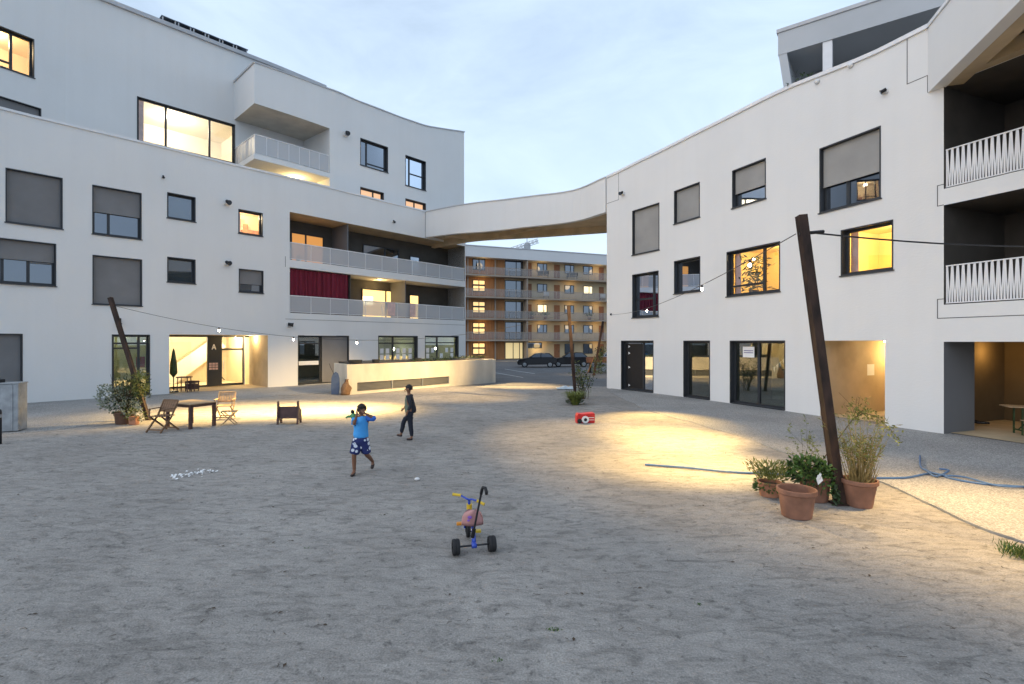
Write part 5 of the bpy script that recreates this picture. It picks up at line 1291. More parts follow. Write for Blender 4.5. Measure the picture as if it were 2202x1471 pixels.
mb = MB(); mb.tube([mid, V((-.468, 6.24, .18)), V((-.478, 6.32, .265))], [.026, .026, .026], 12); mb.tube([V((-.478, 6.32, .265)), V((-.51, 6.45, .29)), hd - V((0, -.02, .05))], .02, 10); mb.tube([mid - ax * .03, mid + ax * .03], .035, 12); mb.build('frame', 'toy_blue', tc_, smooth=True)
mb = MB()
for s in (-1, 1): mb.tube([FW + fax * s * .045, FW + fax * s * .045 + V((0, -.02, .14)), hd + fax * s * .01 - V((0, 0, .12))], .012, 8)
mb.tube([hd - V((0, 0, .15)), hd + V((0, -.015, .09))], .017, 10); mb.build('fork', 'toy_blue', tc_)
mb = MB(); mb.tube([hd - V((0, 0, .02)), hd + V((0, -.005, .045))], .036, 14); mb.build('headset', 'toy_yellow', tc_)
mb = MB(); mb.tube([hd - V((0, 0, .055)), hd - V((0, 0, .022))], .028, 12); mb.build('lower_collar', 'black', tc_)
hc = hd + V((0, -.015, .10)); hl, hr = V((-.665, 6.60, .575)), V((-.435, 6.50, .53))
mb = MB(); mb.tube([hl, hc + V((-.03, 0, .012)), hc, hc + V((.03, 0, .008)), hr], .013, 10); mb.build('handlebar', 'toy_blue', tc_)
for e, b_, m in ((hl, V((-.765, 6.625, .58)), 'toy_yellow'), (hr, V((-.35, 6.465, .50)), 'toy_yellow')):
    d = (b_ - e).normalized(); mb = MB(); mb.tube([e - d * .01, e + d * .005, b_ - d * .01, b_], [.021, .018, .018, .023], 12); mb.build('grip', m, tc_)
mb = MB(); mb.tube([FW - fax * .085 - V((0, 0, -.06)), FW - fax * .03 - V((0, 0, -.06)), FW - fax * .03 + V((0, 0, -.05)), FW + fax * .03 + V((0, 0, -.05)), FW + fax * .09 + V((0, 0, -.05))], .008, 6); mb.build('crank', 'dark_metal', tc_)
for c, m in ((FW - fax * .105 + V((0, 0, .06)), 'toy_orange'), (FW + fax * .125 + V((0, 0, -.05)), 'toy_yellow')):
    mb = MB(); mb.frame(c, fax, V((-fax.y, fax.x, 0)), V((0, 0, 1)), -.045, .045, -.035, .035, -.016, .016); mb.build('pedal', m, tc_, bevel=.008)
# bucket seat: pan and rounded backrest
sc_ = V((-.492, 6.36, .30)); mb = MB(); nu, nv = 14, 8; yv = V((-.10, .99, 0)).normalized(); xv = V((.99, .10, 0)).normalized()
g0 = []
for j in range(nv + 1):
    t = j / nv
    if t < .5: y, z, wd = .15 - t * 2 * .23, 0.0 + .02 * math.sin(t * 6), .085 + .05 * math.sin(t * 2 * math.pi / 2)
    else:
        q = (t - .5) * 2; y, z, wd = -.08 - .06 * q, .01 + .20 * q, .135 * math.sqrt(max(.05, 1 - (q * .95) ** 2.4))
    g0.append([sc_ + yv * y + V((0, 0, z)) + xv * (wd * (2 * k / nu - 1)) + V((0, 0, .035 * abs(2 * k / nu - 1) ** 2 * (1 if t < .5 else .0))) + yv * (.05 * abs(2 * k / nu - 1) ** 2 if t >= .5 else 0) for k in range(nu + 1)])
off = V((0, -.012, -.016))
for layer in (V((0, 0, 0)), off):
    for row in g0: mb.v += [p_ + layer for p_ in row]
m_ = nu + 1; tot = (nv + 1) * m_
for j in range(nv):
    for k in range(nu):
        a = j * m_ + k; mb.f.append((a, a + 1, a + m_ + 1, a + m_)); mb.f.append((a + tot, a + m_ + tot, a + m_ + 1 + tot, a + 1 + tot))
for j in range(nv):
    for k in (0, nu): a = j * m_ + k; mb.f.append((a, a + m_, a + m_ + tot, a + tot))
for k in range(nu):
    for j in (0, nv): a = j * m_ + k; mb.f.append((a, a + 1, a + 1 + tot, a + tot))
seat = mb.build('seat', 'toy_pink', tc_, smooth=True)
mb = MB(); mb.ball(sc_ + yv * -.158 + V((-.035, 0, .125)), (.028, .006, .020), 12, 6); mb.ball(sc_ + yv * -.150 + V((-.05, 0, .085)), (.018, .006, .014), 10, 6); mb.build('seat_print', 'toy_purple', seat)
ph0, ph1 = V((-.468, 6.20, .24)), V((-.356, 6.07, .80))
d = (ph1 - ph0).normalized()
mb = MB(); mb.tube([ph0 - d * .05, ph1], .013, 10); mb.build('push_rod', 'dark_metal', tc_)
mb = MB(); mb.tube([ph1 - d * .06 , ph1 + d * .0, ph1 + V((.012, -.005, .028)), ph1 + V((.04, -.02, .025)), ph1 + V((.055, -.03, -.02)), ph1 + V((.055, -.03, -.05))], [.018, .019, .02, .02, .02, .017], 10); mb.build('push_grip', 'black', tc_, smooth=True)
mb = MB(); mb.tube([ph0 - d * .06, ph0 + d * .05], .024, 10); mb.build('socket', 'black', tc_)

# red ride-on toy lying on its side
p = ground(1258, 909); rt_ = T('toy_car', 'red plastic ride-on toy with a white-hubbed wheel on its side, lying on the sand', 'toy', p, R(4))
mb = MB(local=True); pr = [(-.29, 0), (-.29, .22), (-.25, .31), (-.1, .29), (.05, .31), (.27, .32), (.29, .28), (.29, .03), (.26, 0)]
n = len(pr); mb.v += [V((x, -.14, z)) for x, z in pr] + [V((x, .16, z)) for x, z in pr]; mb.f += [tuple(range(n)), tuple(reversed(range(n, 2 * n)))] + [(k, k + n, (k + 1) % n + n, (k + 1) % n) for k in range(n)]
mb.build('body', 'toy_red', rt_, bevel=.03)
mb = MB(local=True); mb.lathe([(.05, -.175), (.105, -.175), (.115, -.15), (.115, -.13)], 22, c=(-.02, 0, .12), axis='y'); wo = mb.build('wheel', 'white_plastic', rt_)
mb = MB(local=True); mb.lathe([(0, -.182), (.05, -.18), (.055, -.165)], 16, c=(-.02, 0, .12), axis='y'); mb.build('hub', 'black', wo)
mb = MB(local=True); mb.lathe([(0, -.17), (.06, -.17), (.075, -.15), (.075, -.12)], 18, c=(-.20, 0, .075), axis='y'); mb.build('wheel', 'black', rt_)
mb = MB(local=True); mb.box(.06, .26, -.149, -.139, .17, .19); mb.box(.06, .26, -.149, -.139, .10, .115); mb.build('trim', 'white_plastic', rt_)

# ================================================================== pots and plants
def pot(t_, r, h, m='terracotta', rb=.70, rim=.06, soil=True):
    mb = MB(local=True)
    mb.lathe([(0, 0), (r * rb, 0), (r * rb + .01, .01), (r * .90, h - rim), (r * .93, h - rim), (r, h - rim + .012), (r, h - .012), (r * .985, h), (r * .90, h), (r * .87, h - .02), (r * .84, h - rim - .02), (r * .66, .05), (0, .05)], 36)
    mb.build('pot', m, t_, smooth=False)
    if soil: s_ = MB(local=True); s_.lathe([(0, h * .82), (r * .87, h * .80)], 24); s_.build('soil', 'soil', t_)
p = ground(1713, 1110); p.z = 0; ep = T('flower_pot', 'empty terracotta pot in front of the other pots', 'pot', p); pot(ep, .27, .41, 'terracotta', .70, .07, False)
p = ground(1848, 1088); gp_ = T('potted_plant', 'tall yellow-green bamboo grass in a terracotta pot right of the tall post', 'plant', p); pot(gp_, .255, .42, 'terracotta', .64, .07)
mb = MB(local=True); lf = MB(local=True); ld = MB(local=True)
for k in range(90):
    a = random.uniform(0, 6.28); r0 = random.uniform(0, .15); b = V((r0 * math.cos(a), r0 * math.sin(a), .34)); h = random.uniform(.5, 1.12); sp = random.uniform(.05, .42)
    a += random.gauss(0, .4); tip = b + V((math.cos(a) * sp * h, math.sin(a) * sp * h, h)); mdp = b.lerp(tip, .5) - V((math.cos(a), math.sin(a), 0)) * sp * .15
    mb.tube([b, mdp, tip], [.004, .003, .0015], 4, False)
    for q in range(9):
        t = random.uniform(.45, 1.0); c = (b.lerp(mdp, t * 2) if t < .5 else mdp.lerp(tip, t * 2 - 1))
        (lf if random.random() < .8 else ld).leaf(c, V((random.gauss(0, .6), random.gauss(0, .6), random.gauss(.3, .5))), random.uniform(.06, .13), .014)
for k in range(160):
    a = random.uniform(0, 6.28); r0 = random.uniform(0, .2); ld.leaf(V((r0 * math.cos(a), r0 * math.sin(a), .34)), V((random.gauss(0, .35), random.gauss(0, .35), 1)), random.uniform(.15, .5), .012)
mb.build('stem', 'leaf_dry', gp_); lf.build('foliage', 'leaf_yellow', gp_); ld.build('dry_blades', 'leaf_dry', gp_)
def bush(mb, c, rad, n, L_, W_, shell=.55, down=0.0):
    for k in range(n):
        q = V((random.gauss(0, 1), random.gauss(0, 1), random.gauss(0, 1))).normalized(); f = random.uniform(shell, 1) * (1 + .25 * noise.noise(q * 2.3 + V(c)))
        pnt = V(c) + V((q.x * rad[0], q.y * rad[1], q.z * rad[2])) * f
        if pnt.z < .02: pnt.z = random.uniform(.02, .1)
        mb.leaf(pnt, q + V((random.gauss(0, .6), random.gauss(0, .6), random.gauss(.2 - down, .5))), L_ * random.uniform(.6, 1.2), W_ * random.uniform(.6, 1.2))
p = ground(1752, 1075); bp_ = T('potted_plant', 'dense dark green leafy plant in a brown pot behind the empty pot', 'plant', p); pot(bp_, .25, .40, 'terracotta', .72, .05)
mb = MB(local=True); bush(mb, (-.12, -.05, .50), (.38, .32, .2), 470, .085, .05, .5); bush(mb, (.05, -.12, .36), (.25, .22, .2), 200, .08, .045); mb.build('foliage', 'leaf_mid', bp_)
mb = MB(local=True); bush(mb, (-.12, -.02, .44), (.33, .28, .2), 420, .08, .05, .2)
for k in range(60): t = k / 60; mb.leaf(V((.12 + .06 * t + random.gauss(0, .03), -.28 + random.gauss(0, .02), .36 - .36 * t)), V((random.gauss(0, 1), -.4, -.6)), .07, .04)
mb.build('dark_foliage', 'leaf_dark', bp_)  # darker leaves filling the bush and trailing down its pot
mb = MB(local=True)
for k in range(24): a = random.uniform(0, 6.28); mb.tube([(0, 0, .32), (.22 * math.cos(a) - .08, .2 * math.sin(a), .55)], [.006, .003], 4, False)
mb.build('stem', 'twig', bp_)
mb = MB(local=True); mb.leaf(V((-.16, -.36, .34)), V((.1, -.1, 1)), .2, .1); mb.leaf(V((-.17, -.35, .42)), V((.3, -.2, .6)), .12, .08); mb.build('plant_tag', 'paper', bp_)
p = ground(1655, 1066); lp_ = T('potted_plant', 'low pale feathery plant in a grey-brown pot, furthest left of the pots', 'plant', p); pot(lp_, .19, .24, 'terracotta_pale', .75, .04)
mb = MB(local=True); md = MB(local=True)
for k in range(700):
    a = random.uniform(0, 6.28); b = V((random.gauss(0, .08), random.gauss(0, .08), .2)); t = random.uniform(.1, .42); mb.leaf(b + V((math.cos(a) * t * .55, math.sin(a) * t * .55, t * .75)), V((math.cos(a), math.sin(a), random.gauss(1.0, .6))), .09, .016)
for k in range(200): a = random.uniform(0, 6.28); md.leaf(V((math.cos(a) * .19, math.sin(a) * .19, random.uniform(.1, .26))), V((math.cos(a), math.sin(a), -.2)), .08, .03)
mb.build('foliage', 'leaf_yellow', lp_); md.build('trailing_foliage', 'leaf_mid', lp_)
# airy twiggy shrub behind the pots, and a long arching branch
p = ground(1762, 1052); ts = T('twiggy_shrub', 'airy twiggy shrub with a long arching branch behind the tall post', 'shrub', p)
mb = MB(local=True); lf = MB(local=True)
def branch(b, d, L_, r, depth):
    pts = [b]; 
    for k in range(4):
        d = (d + V((random.gauss(0, .16), random.gauss(0, .16), random.gauss(.03, .1)))).normalized(); pts.append(pts[-1] + d * L_ / 4)
    mb.tube(pts, [r * (1 - .2 * k) for k in range(5)], 4, False)
    if depth:
        for k in range(3): i = random.choice((1, 2, 3, 4)); branch(pts[i], (d + V((random.gauss(0, .7), random.gauss(0, .7), random.gauss(0, .4)))).normalized(), L_ * .5, r * .5, depth - 1)
    else:
        for q in pts[1:]:
            for z in range(2): lf.leaf(q, V((random.gauss(0, 1), random.gauss(0, 1), random.gauss(.2, .6))), .05, .022)
for k in range(6): branch(V((random.gauss(-.1, .06), random.gauss(0, .05), 0)), V((random.gauss(-.42, .22), random.gauss(0, .25), 1)).normalized(), .75, .006, 2)
for k in range(2): branch(V((-.05, 0, .1)), V((random.gauss(.75, .15), .1, 1)).normalized(), .9, .006, 1)
arc = [V((-.1, .05, .25)), V((.35, .12, .78)), V((.75, .25, 1.18)), V((.98, .3, 1.28)), V((1.2, .3, 1.22)), V((1.42, .3, 1.02)), V((1.62, .3, .78))]
mb.tube(arc, [.010, .009, .008, .007, .005, .004, .002], 6, False)
for k in range(170):
    t = random.uniform(1.6, 6); i = int(min(5, t)); c = arc[i].lerp(arc[i + 1], t - i) + V((random.gauss(0, .05), random.gauss(0, .05), random.gauss(0, .05) - (.02 if t > 4 else 0)))
    lf.leaf(c, V((random.gauss(0, 1), random.gauss(0, 1), random.gauss(-.1, .6))), random.uniform(.04, .09), .035)
for k in range(110):
    c = arc[2].lerp(arc[3], random.random()) + V((random.gauss(0, .1), random.gauss(0, .08), random.uniform(-.05, .32))); lf.leaf(c, V((random.gauss(0, 1), random.gauss(0, 1), .6)), .06, .025)
for k in range(8): c = arc[2].lerp(arc[3], random.random()); mb.tube([c, c + V((random.gauss(0, .12), random.gauss(0, .1), random.uniform(.15, .4)))], [.004, .002], 4, False)
mb.build('twigs', 'twig', ts); lf.build('foliage', 'leaf_yellow', ts)
# big shrub beside the west post
p = ground(268, 911); bs = T('potted_shrub', 'big bushy shrub with silvery and dark leaves in a brown pot beside the west post', 'shrub', p); pot(bs, .30, .38, 'brown_pot', .74, .06)
mb = MB(local=True); bush(mb, (.12, .1, 1.02), (.52, .45, .55), 520, .12, .045, .25); bush(mb, (.0, 0, .6), (.55, .42, .33), 380, .10, .045, .3); mb.build('foliage', 'leaf_dark', bs)
mb = MB(local=True); bush(mb, (-.22, -.18, .80), (.46, .34, .34), 480, .08, .055, .75); bush(mb, (-.5, -.1, .95), (.22, .2, .32), 160, .08, .05, .6); bush(mb, (.35, -.25, .5), (.3, .2, .25), 160, .08, .05, .6); mb.build('silver_foliage', 'leaf_grey', bs)
mb = MB(local=True); bush(mb, (.42, .1, 1.25), (.24, .22, .42), 420, .11, .035, .5); bush(mb, (.45, -.15, .28), (.3, .22, .22), 220, .1, .03, .5); mb.build('yellow_foliage', 'leaf_yellow', bs)
mb = MB(local=True)
for k in range(40): a = random.uniform(0, 6.28); r0 = random.uniform(.2, .6); mb.tube([(0, 0, .35), (math.cos(a) * r0 * .5, math.sin(a) * r0 * .4, .8), (math.cos(a) * r0, math.sin(a) * r0 * .7, random.uniform(.8, 1.6))], [.012, .008, .003], 5, False)
mb.build('stem', 'twig', bs)
mb = MB(local=True); mb.box(.34, .56, -.3, -.12, 0, .26); mb.build('side_pot', 'terracotta_pale', bs, bevel=.02)
# grassy planter at the middle post
p = ground(1236, 871); gpl = T('grassy_planter', 'drooping yellow-green grass clump round the foot of the middle post', 'plant', p + V((.03, .1, 0)))
mb = MB(local=True)
for k in range(420):
    a = random.uniform(0, 6.28); r0 = random.uniform(0, .14); L_ = random.uniform(.5, 1.05); c = V((math.cos(a) * r0, math.sin(a) * r0, 0)); d1 = V((math.cos(a) * .55, math.sin(a) * .55, 1)).normalized()
    p1 = c + d1 * L_ * .62; p2 = p1 + V((math.cos(a), math.sin(a), -.25)).normalized() * L_ * .38; s_ = V((-math.sin(a), math.cos(a), 0)) * .011
    mb.add([c - s_, c + s_, p1 + s_, p1 - s_, p2], [(0, 1, 2, 3), (3, 2, 4)])
mb.build('blades', 'leaf_yellow', gpl)
mb = MB(local=True)
for k in range(160):
    a = random.uniform(0, 6.28); r0 = random.uniform(.05, .3); mb.leaf(V((math.cos(a) * r0, math.sin(a) * r0, random.uniform(.02, .3))), V((math.cos(a), math.sin(a), .3)), .16, .03)
mb.build('dark_blades', 'leaf_dark', gpl)
p = ground(1258, 858); ms = T('climbing_shrub', 'loose tall olive-leaved shrub growing behind the middle post', 'shrub', p)
mb = MB(local=True); lf = MB(local=True); l2 = MB(local=True)
for k in range(12):
    a = random.uniform(0, 6.28); b = V((random.gauss(0, .1), random.gauss(0, .1), 0)); tip = V((random.gauss(0, .38), random.gauss(0, .25), random.uniform(1.1, 2.15))); md_ = b.lerp(tip, .5) + V((random.gauss(0, .08), 0, .1))
    mb.tube([b, md_, tip], [.014, .009, .003], 5, False)
    for q in range(46):
        t = random.uniform(.25, 1); c = b.lerp(md_, t * 2) if t < .5 else md_.lerp(tip, 2 * t - 1); (lf if random.random() < .7 else l2).leaf(c + V((random.gauss(0, .08), random.gauss(0, .08), random.gauss(0, .06))), V((random.gauss(0, 1), random.gauss(0, 1), random.gauss(0, .7))), .12, .045)
mb.build('stem', 'twig', ms); lf.build('foliage', 'leaf_dark', ms); l2.build('pale_foliage', 'leaf_yellow', ms)
p = ground(1287, 803); cs = T('climbing_plant', 'dark climbing plant round the distant leaning post at the corner', 'plant', p)
mb = MB(local=True)
for k in range(420): h = random.uniform(0, 2.2); mb.leaf(V((h * .12 + random.gauss(0, .2 + .1 * (h < .9)), random.gauss(0, .2), h)), V((random.gauss(0, 1), random.gauss(0, 1), random.gauss(0, 1))), .18, .08)
mb.build('foliage', 'leaf_dark', cs); mb = MB(local=True); mb.tube([(0, 0, 0), (.1, 0, 1), (.28, 0, 2.2)], [.02, .015, .006], 6); mb.build('stem', 'twig', cs)
# plastic film lying by the planter
p = ground(1218, 836); mb = MB(local=True); n = 14
for j in range(n + 1):
    for i in range(n + 1):
        x, y = (i / n - .5) * 1.1, (j / n - .5) * 1.1; h = max(0, .16 * (1 - (x * x + y * y) * 3.2)) ; mb.v.append(V((x, y, .03 + h * (.6 + .8 * noise.noise(V((x * 4, y * 4, 2)))) + .03 * noise.noise(V((x * 11, y * 11, 0))))))
for j in range(n):
    for i in range(n): a = j * (n + 1) + i; mb.f.append((a, a + 1, a + n + 2, a + n + 1))
o_ = mb.build('plastic_sheet', 'film', smooth=True, thing=('crumpled pale plastic sheet on the ground left of the middle post', 'plastic sheet', None)); o_.location = p
# ================================================================== hose
def curve_px(pts, z=.03):
    P = [ground(x, y, z) for x, y in pts]; out = []
    ext = [P[0] * 2 - P[1]] + P + [P[-1] * 2 - P[-2]]
    for i in range(1, len(ext) - 2):
        p0, p1, p2, p3 = ext[i - 1:i + 3]
        for k in range(10):
            t = k / 10; out.append(.5 * ((2 * p1) + (p2 - p0) * t + (2 * p0 - 5 * p1 + 4 * p2 - p3) * t * t + (3 * p1 - p0 - 3 * p2 + p3) * t ** 3))
    out.append(P[-1]); return out
mb = MB(); c = curve_px([(1387, 999), (1470, 1005), (1560, 1014), (1640, 1018), (1720, 1020), (1800, 1026), (1885, 1028), (1950, 1027), (2005, 1018), (2050, 1030), (2110, 1040), (2202, 1047), (2300, 1052)]); mb.tube(c, .022, 8); mb.build('garden_hose', 'hose', smooth=True, thing=('long blue-grey hose snaking across sand and gravel behind the pots', 'hose', c[0]))
mb = MB()
for pts in ([(1978, 980), (1980, 1003), (1998, 1014), (2030, 1022), (2075, 1026), (2150, 1045), (2230, 1046)], [(1990, 1010), (2012, 1024), (2040, 1012), (2020, 1008)]):
    mb.tube(curve_px(pts, .05), .018, 7)
c = ground(2010, 1016); mb.build('rope_tangle', 'hose', smooth=True, thing=('tangled blue rope on the gravel where the hose bends', 'rope', c))
mb = MB(); mb.tube(curve_px([(2068, 1020), (2072, 1012), (2085, 1030)], .04), .012, 6); 
# grass at the right edge
p = ground(2196, 1200); gt = T('grass_tuft', 'bright green grass tuft at the lower right edge of the court', 'grass', p)
for nm, mt, n_ in (('blades', 'leaf_mid', 420), ('pale_blades', 'leaf_yellow', 260)):
    mb = MB(local=True)
    for k in range(n_): mb.leaf(V((random.gauss(.12, .11), random.gauss(0, .14), .0)), V((random.gauss(0, .5), random.gauss(0, .5), 1)), random.uniform(.05, .15), .012)
    mb.build(nm, mt, gt)
# scattered stuff
mb = MB()
for k in range(900):
    y = random.uniform(1.6, 14); x = random.uniform(-1.05, 1.05) * y; z = sandz(x, y); r = random.uniform(.003, .011); mb.ball((x, y, z + r * .3), (r * random.uniform(.7, 1.5), r, r * .6), 5, 3)
mb.build('pebbles', 'gravel', kind='stuff')
mb = MB()
for k in range(420):
    y = random.uniform(1.6, 15); x = random.uniform(-1.05, 1.05) * y; z = sandz(x, y); a = random.uniform(0, 6.28); L_ = random.uniform(.02, .075)
    mb.tube([(x, y, z + .004), (x + math.cos(a) * L_ * .5, y + math.sin(a) * L_ * .5, z + .010), (x + math.cos(a + .4) * L_, y + math.sin(a + .4) * L_, z + .004)], .002, 4)
    if k % 4 == 0: mb.leaf(V((x + .05, y, z + .006)), V((math.cos(a), math.sin(a), .15)), .05, .03, V((0, 0, 1)))
mb.build('twig_litter', 'twig', kind='stuff')
mb = MB()
for px, py, n_ in ((1190, 1356, 22), (1500, 1300, 8), (660, 1180, 6), (1075, 1420, 8)):
    c = ground(px, py)
    for k in range(n_): mb.leaf(c + V((random.gauss(0, .035), random.gauss(0, .02), .002)), V((random.gauss(0, 1), random.gauss(0, 1), .5)), .03, .012)
mb.build('weeds', 'leaf_mid', kind='stuff')
mb = MB()
for k in range(95):
    t = random.random(); px = 368 + 96 * t; py = 1027 - 14 * t + random.gauss(0, 3.2); c = ground(px, py); c.z = sandz(c.x, c.y) + .006; s_ = random.uniform(.012, .05)
    a = random.uniform(0, 6.28); mb.poly(c, c + V((math.cos(a) * s_, math.sin(a) * s_, .008)), c + V((math.cos(a + .9) * s_ * 1.3, math.sin(a + .9) * s_ * 1.3, .02)), c + V((math.cos(a + 1.8) * s_, math.sin(a + 1.8) * s_, .004)))
mb.build('paper_litter', 'paper', kind='stuff')
c = ground(897, 1033); mb = MB(); mb.v = []; mb.ball((c.x, c.y, .025), (.05, .035, .03), 10, 7); mb.build('white_stone', 'white_plastic', smooth=True, thing=('single small white stone on the sand between the children and the tricycle', 'stone', c))

# ================================================================== east recess: table, bench, bicycle
bt_ = T('beer_table', 'folding wooden beer table standing in the recess at the right edge', 'table', V((14.55, 13.75, .03)), R(-20))
mb = MB(local=True)
for k in range(4): mb.box(-1.05, 1.1, -.26 + k * .13, -.26 + k * .13 + .122, .745, .775)
mb.build('tabletop', 'teak_light', bt_)
for x in (-.75, .8):
    for s in (-1, 1):
        mb = MB(local=True); mb.bar((x, s * .2, 0), (x, s * .2, .74), .035, .035); mb.build('leg', 'leaf_dark', bt_)
mb = MB(local=True); mb.bar((-.75, -.2, .12), (-.75, .2, .12), .03, .03); mb.bar((-.75, 0, .12), (-.2, 0, .72), .025, .025); mb.build('brace', 'leaf_dark', bt_)
bn = T('beer_bench', 'narrow bench in front of the beer table at the right edge', 'bench', V((14.35, 13.1, .03)), R(-20))
mb = MB(local=True); mb.box(-1.0, 1.1, -.13, -.005, .44, .465); mb.box(-1.0, 1.1, .005, .13, .44, .465); mb.build('seat', 'teak_light', bn)
for x in (-.75, .85):
    for s in (-1, 1):
        mb = MB(local=True); mb.bar((x, s * .09, 0), (x, s * .09, .438), .06, .03); mb.build('leg', 'leaf_dark', bn)
bk = T('bicycle', "child's dark bicycle lying on the floor of the recess beside the pier", 'bicycle', V((13.85, 15.5, .03)), R(-12))
for x in (-.3, .3):
    mb = MB(local=True); mb.lathe([(.17, .05), (.19, .03), (.2, .05), (.19, .07)], 22, c=(x, 0, .04), close=True); w_ = mb.build('wheel', 'rubber', bk)
    mb = MB(local=True)
    for k in range(6): a = k * math.pi / 6; mb.tube([(x - .17 * math.cos(a), -.17 * math.sin(a), .09), (x + .17 * math.cos(a), .17 * math.sin(a), .09)], .003, 4)
    mb.build('spokes', 'galv', w_)
mb = MB(local=True); mb.tube([(-.3, 0, .1), (-.05, .02, .14), (.18, .22, .16), (.3, 0, .1)], .018, 8); mb.tube([(-.05, .02, .14), (-.12, .3, .15)], .016, 8); mb.tube([(-.12, .25, .15), (.18, .22, .16)], .016, 8); mb.tube([(-.3, 0, .1), (-.12, .25, .15)], .012, 6); mb.build('frame', 'dark_metal', bk)
mb = MB(local=True); mb.tube([(.18, .22, .16), (.16, .34, .2)], .014, 8); mb.tube([(.12, .36, .02), (.16, .36, .2), (.2, .34, .42)], .014, 8); mb.build('handlebar', 'dark_metal', bk)
mb = MB(local=True); mb.ball((-.14, .34, .15), (.07, .04, .05)); mb.build('saddle', 'black', bk)
# ================================================================== children
def skin(name, chains, m, parent, levels=2, smooth=True):
    """chains: list of (points, radii) grown with a Skin modifier; a chain whose first point repeats an earlier one joins it there"""
    vs, rs, es, key = [], [], [], {}
    for pts, rad in chains:
        prev = None
        for p, r in zip(pts, rad):
            k = tuple(round(c, 4) for c in p)
            if k not in key: key[k] = len(vs); vs.append(V(p)); rs.append(r)
            i = key[k]
            if prev is not None and prev != i: es.append((prev, i))
            prev = i
    me = bpy.data.meshes.new(name); me.from_pydata([tuple(v) for v in vs], es, []); me.update()
    o = bpy.data.objects.new(name, me); COL.objects.link(o)
    md = o.modifiers.new('skin', 'SKIN'); md.use_smooth_shade = True
    sv = me.skin_vertices[0].data
    comp = list(range(len(vs)))
    def find(a):
        while comp[a] != a: a = comp[a]
        return a
    for a, b in es: comp[find(a)] = find(b)
    for i, r in enumerate(rs):
        sv[i].radius = (r, r) if not isinstance(r, tuple) else r
        sv[i].use_root = (find(i) == i)
    sb = o.modifiers.new('sub', 'SUBSURF'); sb.levels = levels; sb.render_levels = levels
    dg = bpy.context.evaluated_depsgraph_get(); dg.update()
    nm = bpy.data.meshes.new_from_object(o.evaluated_get(dg)); nm.name = name
    o.modifiers.clear(); o.data = nm
    nm.materials.clear(); nm.materials.append(M[m] if isinstance(m, str) else m)
    if name in ('shirt', 'shorts', 'top', 'jacket', 'trousers', 'sleeve'):      # soft folds in the cloth
        for v in nm.vertices:
            q = v.co; f = noise.noise(V((q.x * 9, q.y * 9, q.z * 22))) * .010 + noise.noise(V((q.x * 30, q.y * 30, q.z * 30))) * .004
            v.co = q + v.normal * f
    for p in nm.polygons: p.use_smooth = True
    o.parent = parent; BASE[o.name] = BASE[parent.name]
    return o
def join_into(o, mb):
    """adds builder geometry (local coords) to a baked mesh, same object"""
    bm = bmesh.new(); bm.from_mesh(o.data); vv = [bm.verts.new(p) for p in mb.v]
    for f in mb.f:
        try: q = bm.faces.new([vv[i] for i in f]); q.smooth = True
        except ValueError: pass
    bm.to_mesh(o.data); bm.free()
def hand_chains(wrist, d, side, s=1.0, curl=.35):
    """palm and five unequal bent fingers; d = pointing direction, side = thumb side"""
    w = V(wrist); d = V(d).normalized(); sd = V(side); sd = (sd - d * sd.dot(d)).normalized(); n = d.cross(sd).normalized()
    palm = w + d * .045 * s; out = [([tuple(w), tuple(palm)], [.018 * s, (.026 * s, .013 * s)])]
    for k, L_ in zip((.018, .006, -.006, -.018), (.046, .053, .049, .038)):
        b = w + d * .066 * s + sd * k * s; m1 = b + (d + n * curl * .5).normalized() * L_ * .5 * s; t = m1 + (d + n * curl * 1.4).normalized() * L_ * .55 * s
        out.append(([tuple(palm), tuple(b), tuple(m1), tuple(t)], [(.026 * s, .013 * s), .0085 * s, .0075 * s, .006 * s]))
    tb_ = w + d * .02 * s + sd * .024 * s; t1 = tb_ + (d * .6 + sd * .8).normalized() * .028 * s; t2 = t1 + (d * .9 + sd * .3 + n * .3).normalized() * .026 * s
    out.append(([tuple(palm), tuple(tb_), tuple(t1), tuple(t2)], [(.026 * s, .013 * s), .010 * s, .009 * s, .007 * s])); return out
def face(mb, c, fwd, up, r):
    c, f, u = V(c), V(fwd).normalized(), V(up).normalized(); s = f.cross(u).normalized(); P = lambda a, b, d: c + s * a + u * b + f * d
    mb.ball(P(0, -.02 * r / .1, .098 * r / .1), (.012, .014, .016), 8, 6)
    for k in (-1, 1): mb.ball(P(k * r * .95, -.005, 0), (.013, .016, .024), 8, 6)
def head_parts(parent, c, fwd, up, r, hair='hair'):
    c, f, u = V(c), V(fwd).normalized(), V(up).normalized(); s = f.cross(u).normalized(); P = lambda a, b, d: c + s * a + u * b + f * d
    mb = MB(local=True)
    for k in (-1, 1): mb.ball(P(k * r * .36, r * .05, r * .92), .013, 8, 6)
    mb.build('eyes', 'black', parent)
    mb = MB(local=True); mb.ball(P(0, -r * .52, r * .88), (.024, .012, .008), 8, 5); mb.build('mouth', 'teak', parent)
    mb = MB(local=True); n, m = 30, 16; base = 0
    for i in range(m + 1):
        t = math.pi * .60 * i / m
        for k in range(n):
            a = 2 * math.pi * k / n; q = V((math.sin(t) * math.cos(a), math.sin(t) * math.sin(a), math.cos(t)))
            rr = r * 1.06 * (1 + .10 * noise.noise(q * 5) + .06 * noise.noise(q * 14)); dd = s * q.x * .92 + f * q.y * 1.02 + u * q.z * 1.06
            if q.y > .1 and q.z < .42: dd = dd * .78
            mb.v.append(c + dd * rr - f * r * .10 + u * r * .10)
    for i in range(m):
        for k in range(n): mb.f.append((i * n + k, (i + 1) * n + k, (i + 1) * n + (k + 1) % n, i * n + (k + 1) % n))
    mb.build('hair', hair, parent, smooth=True)

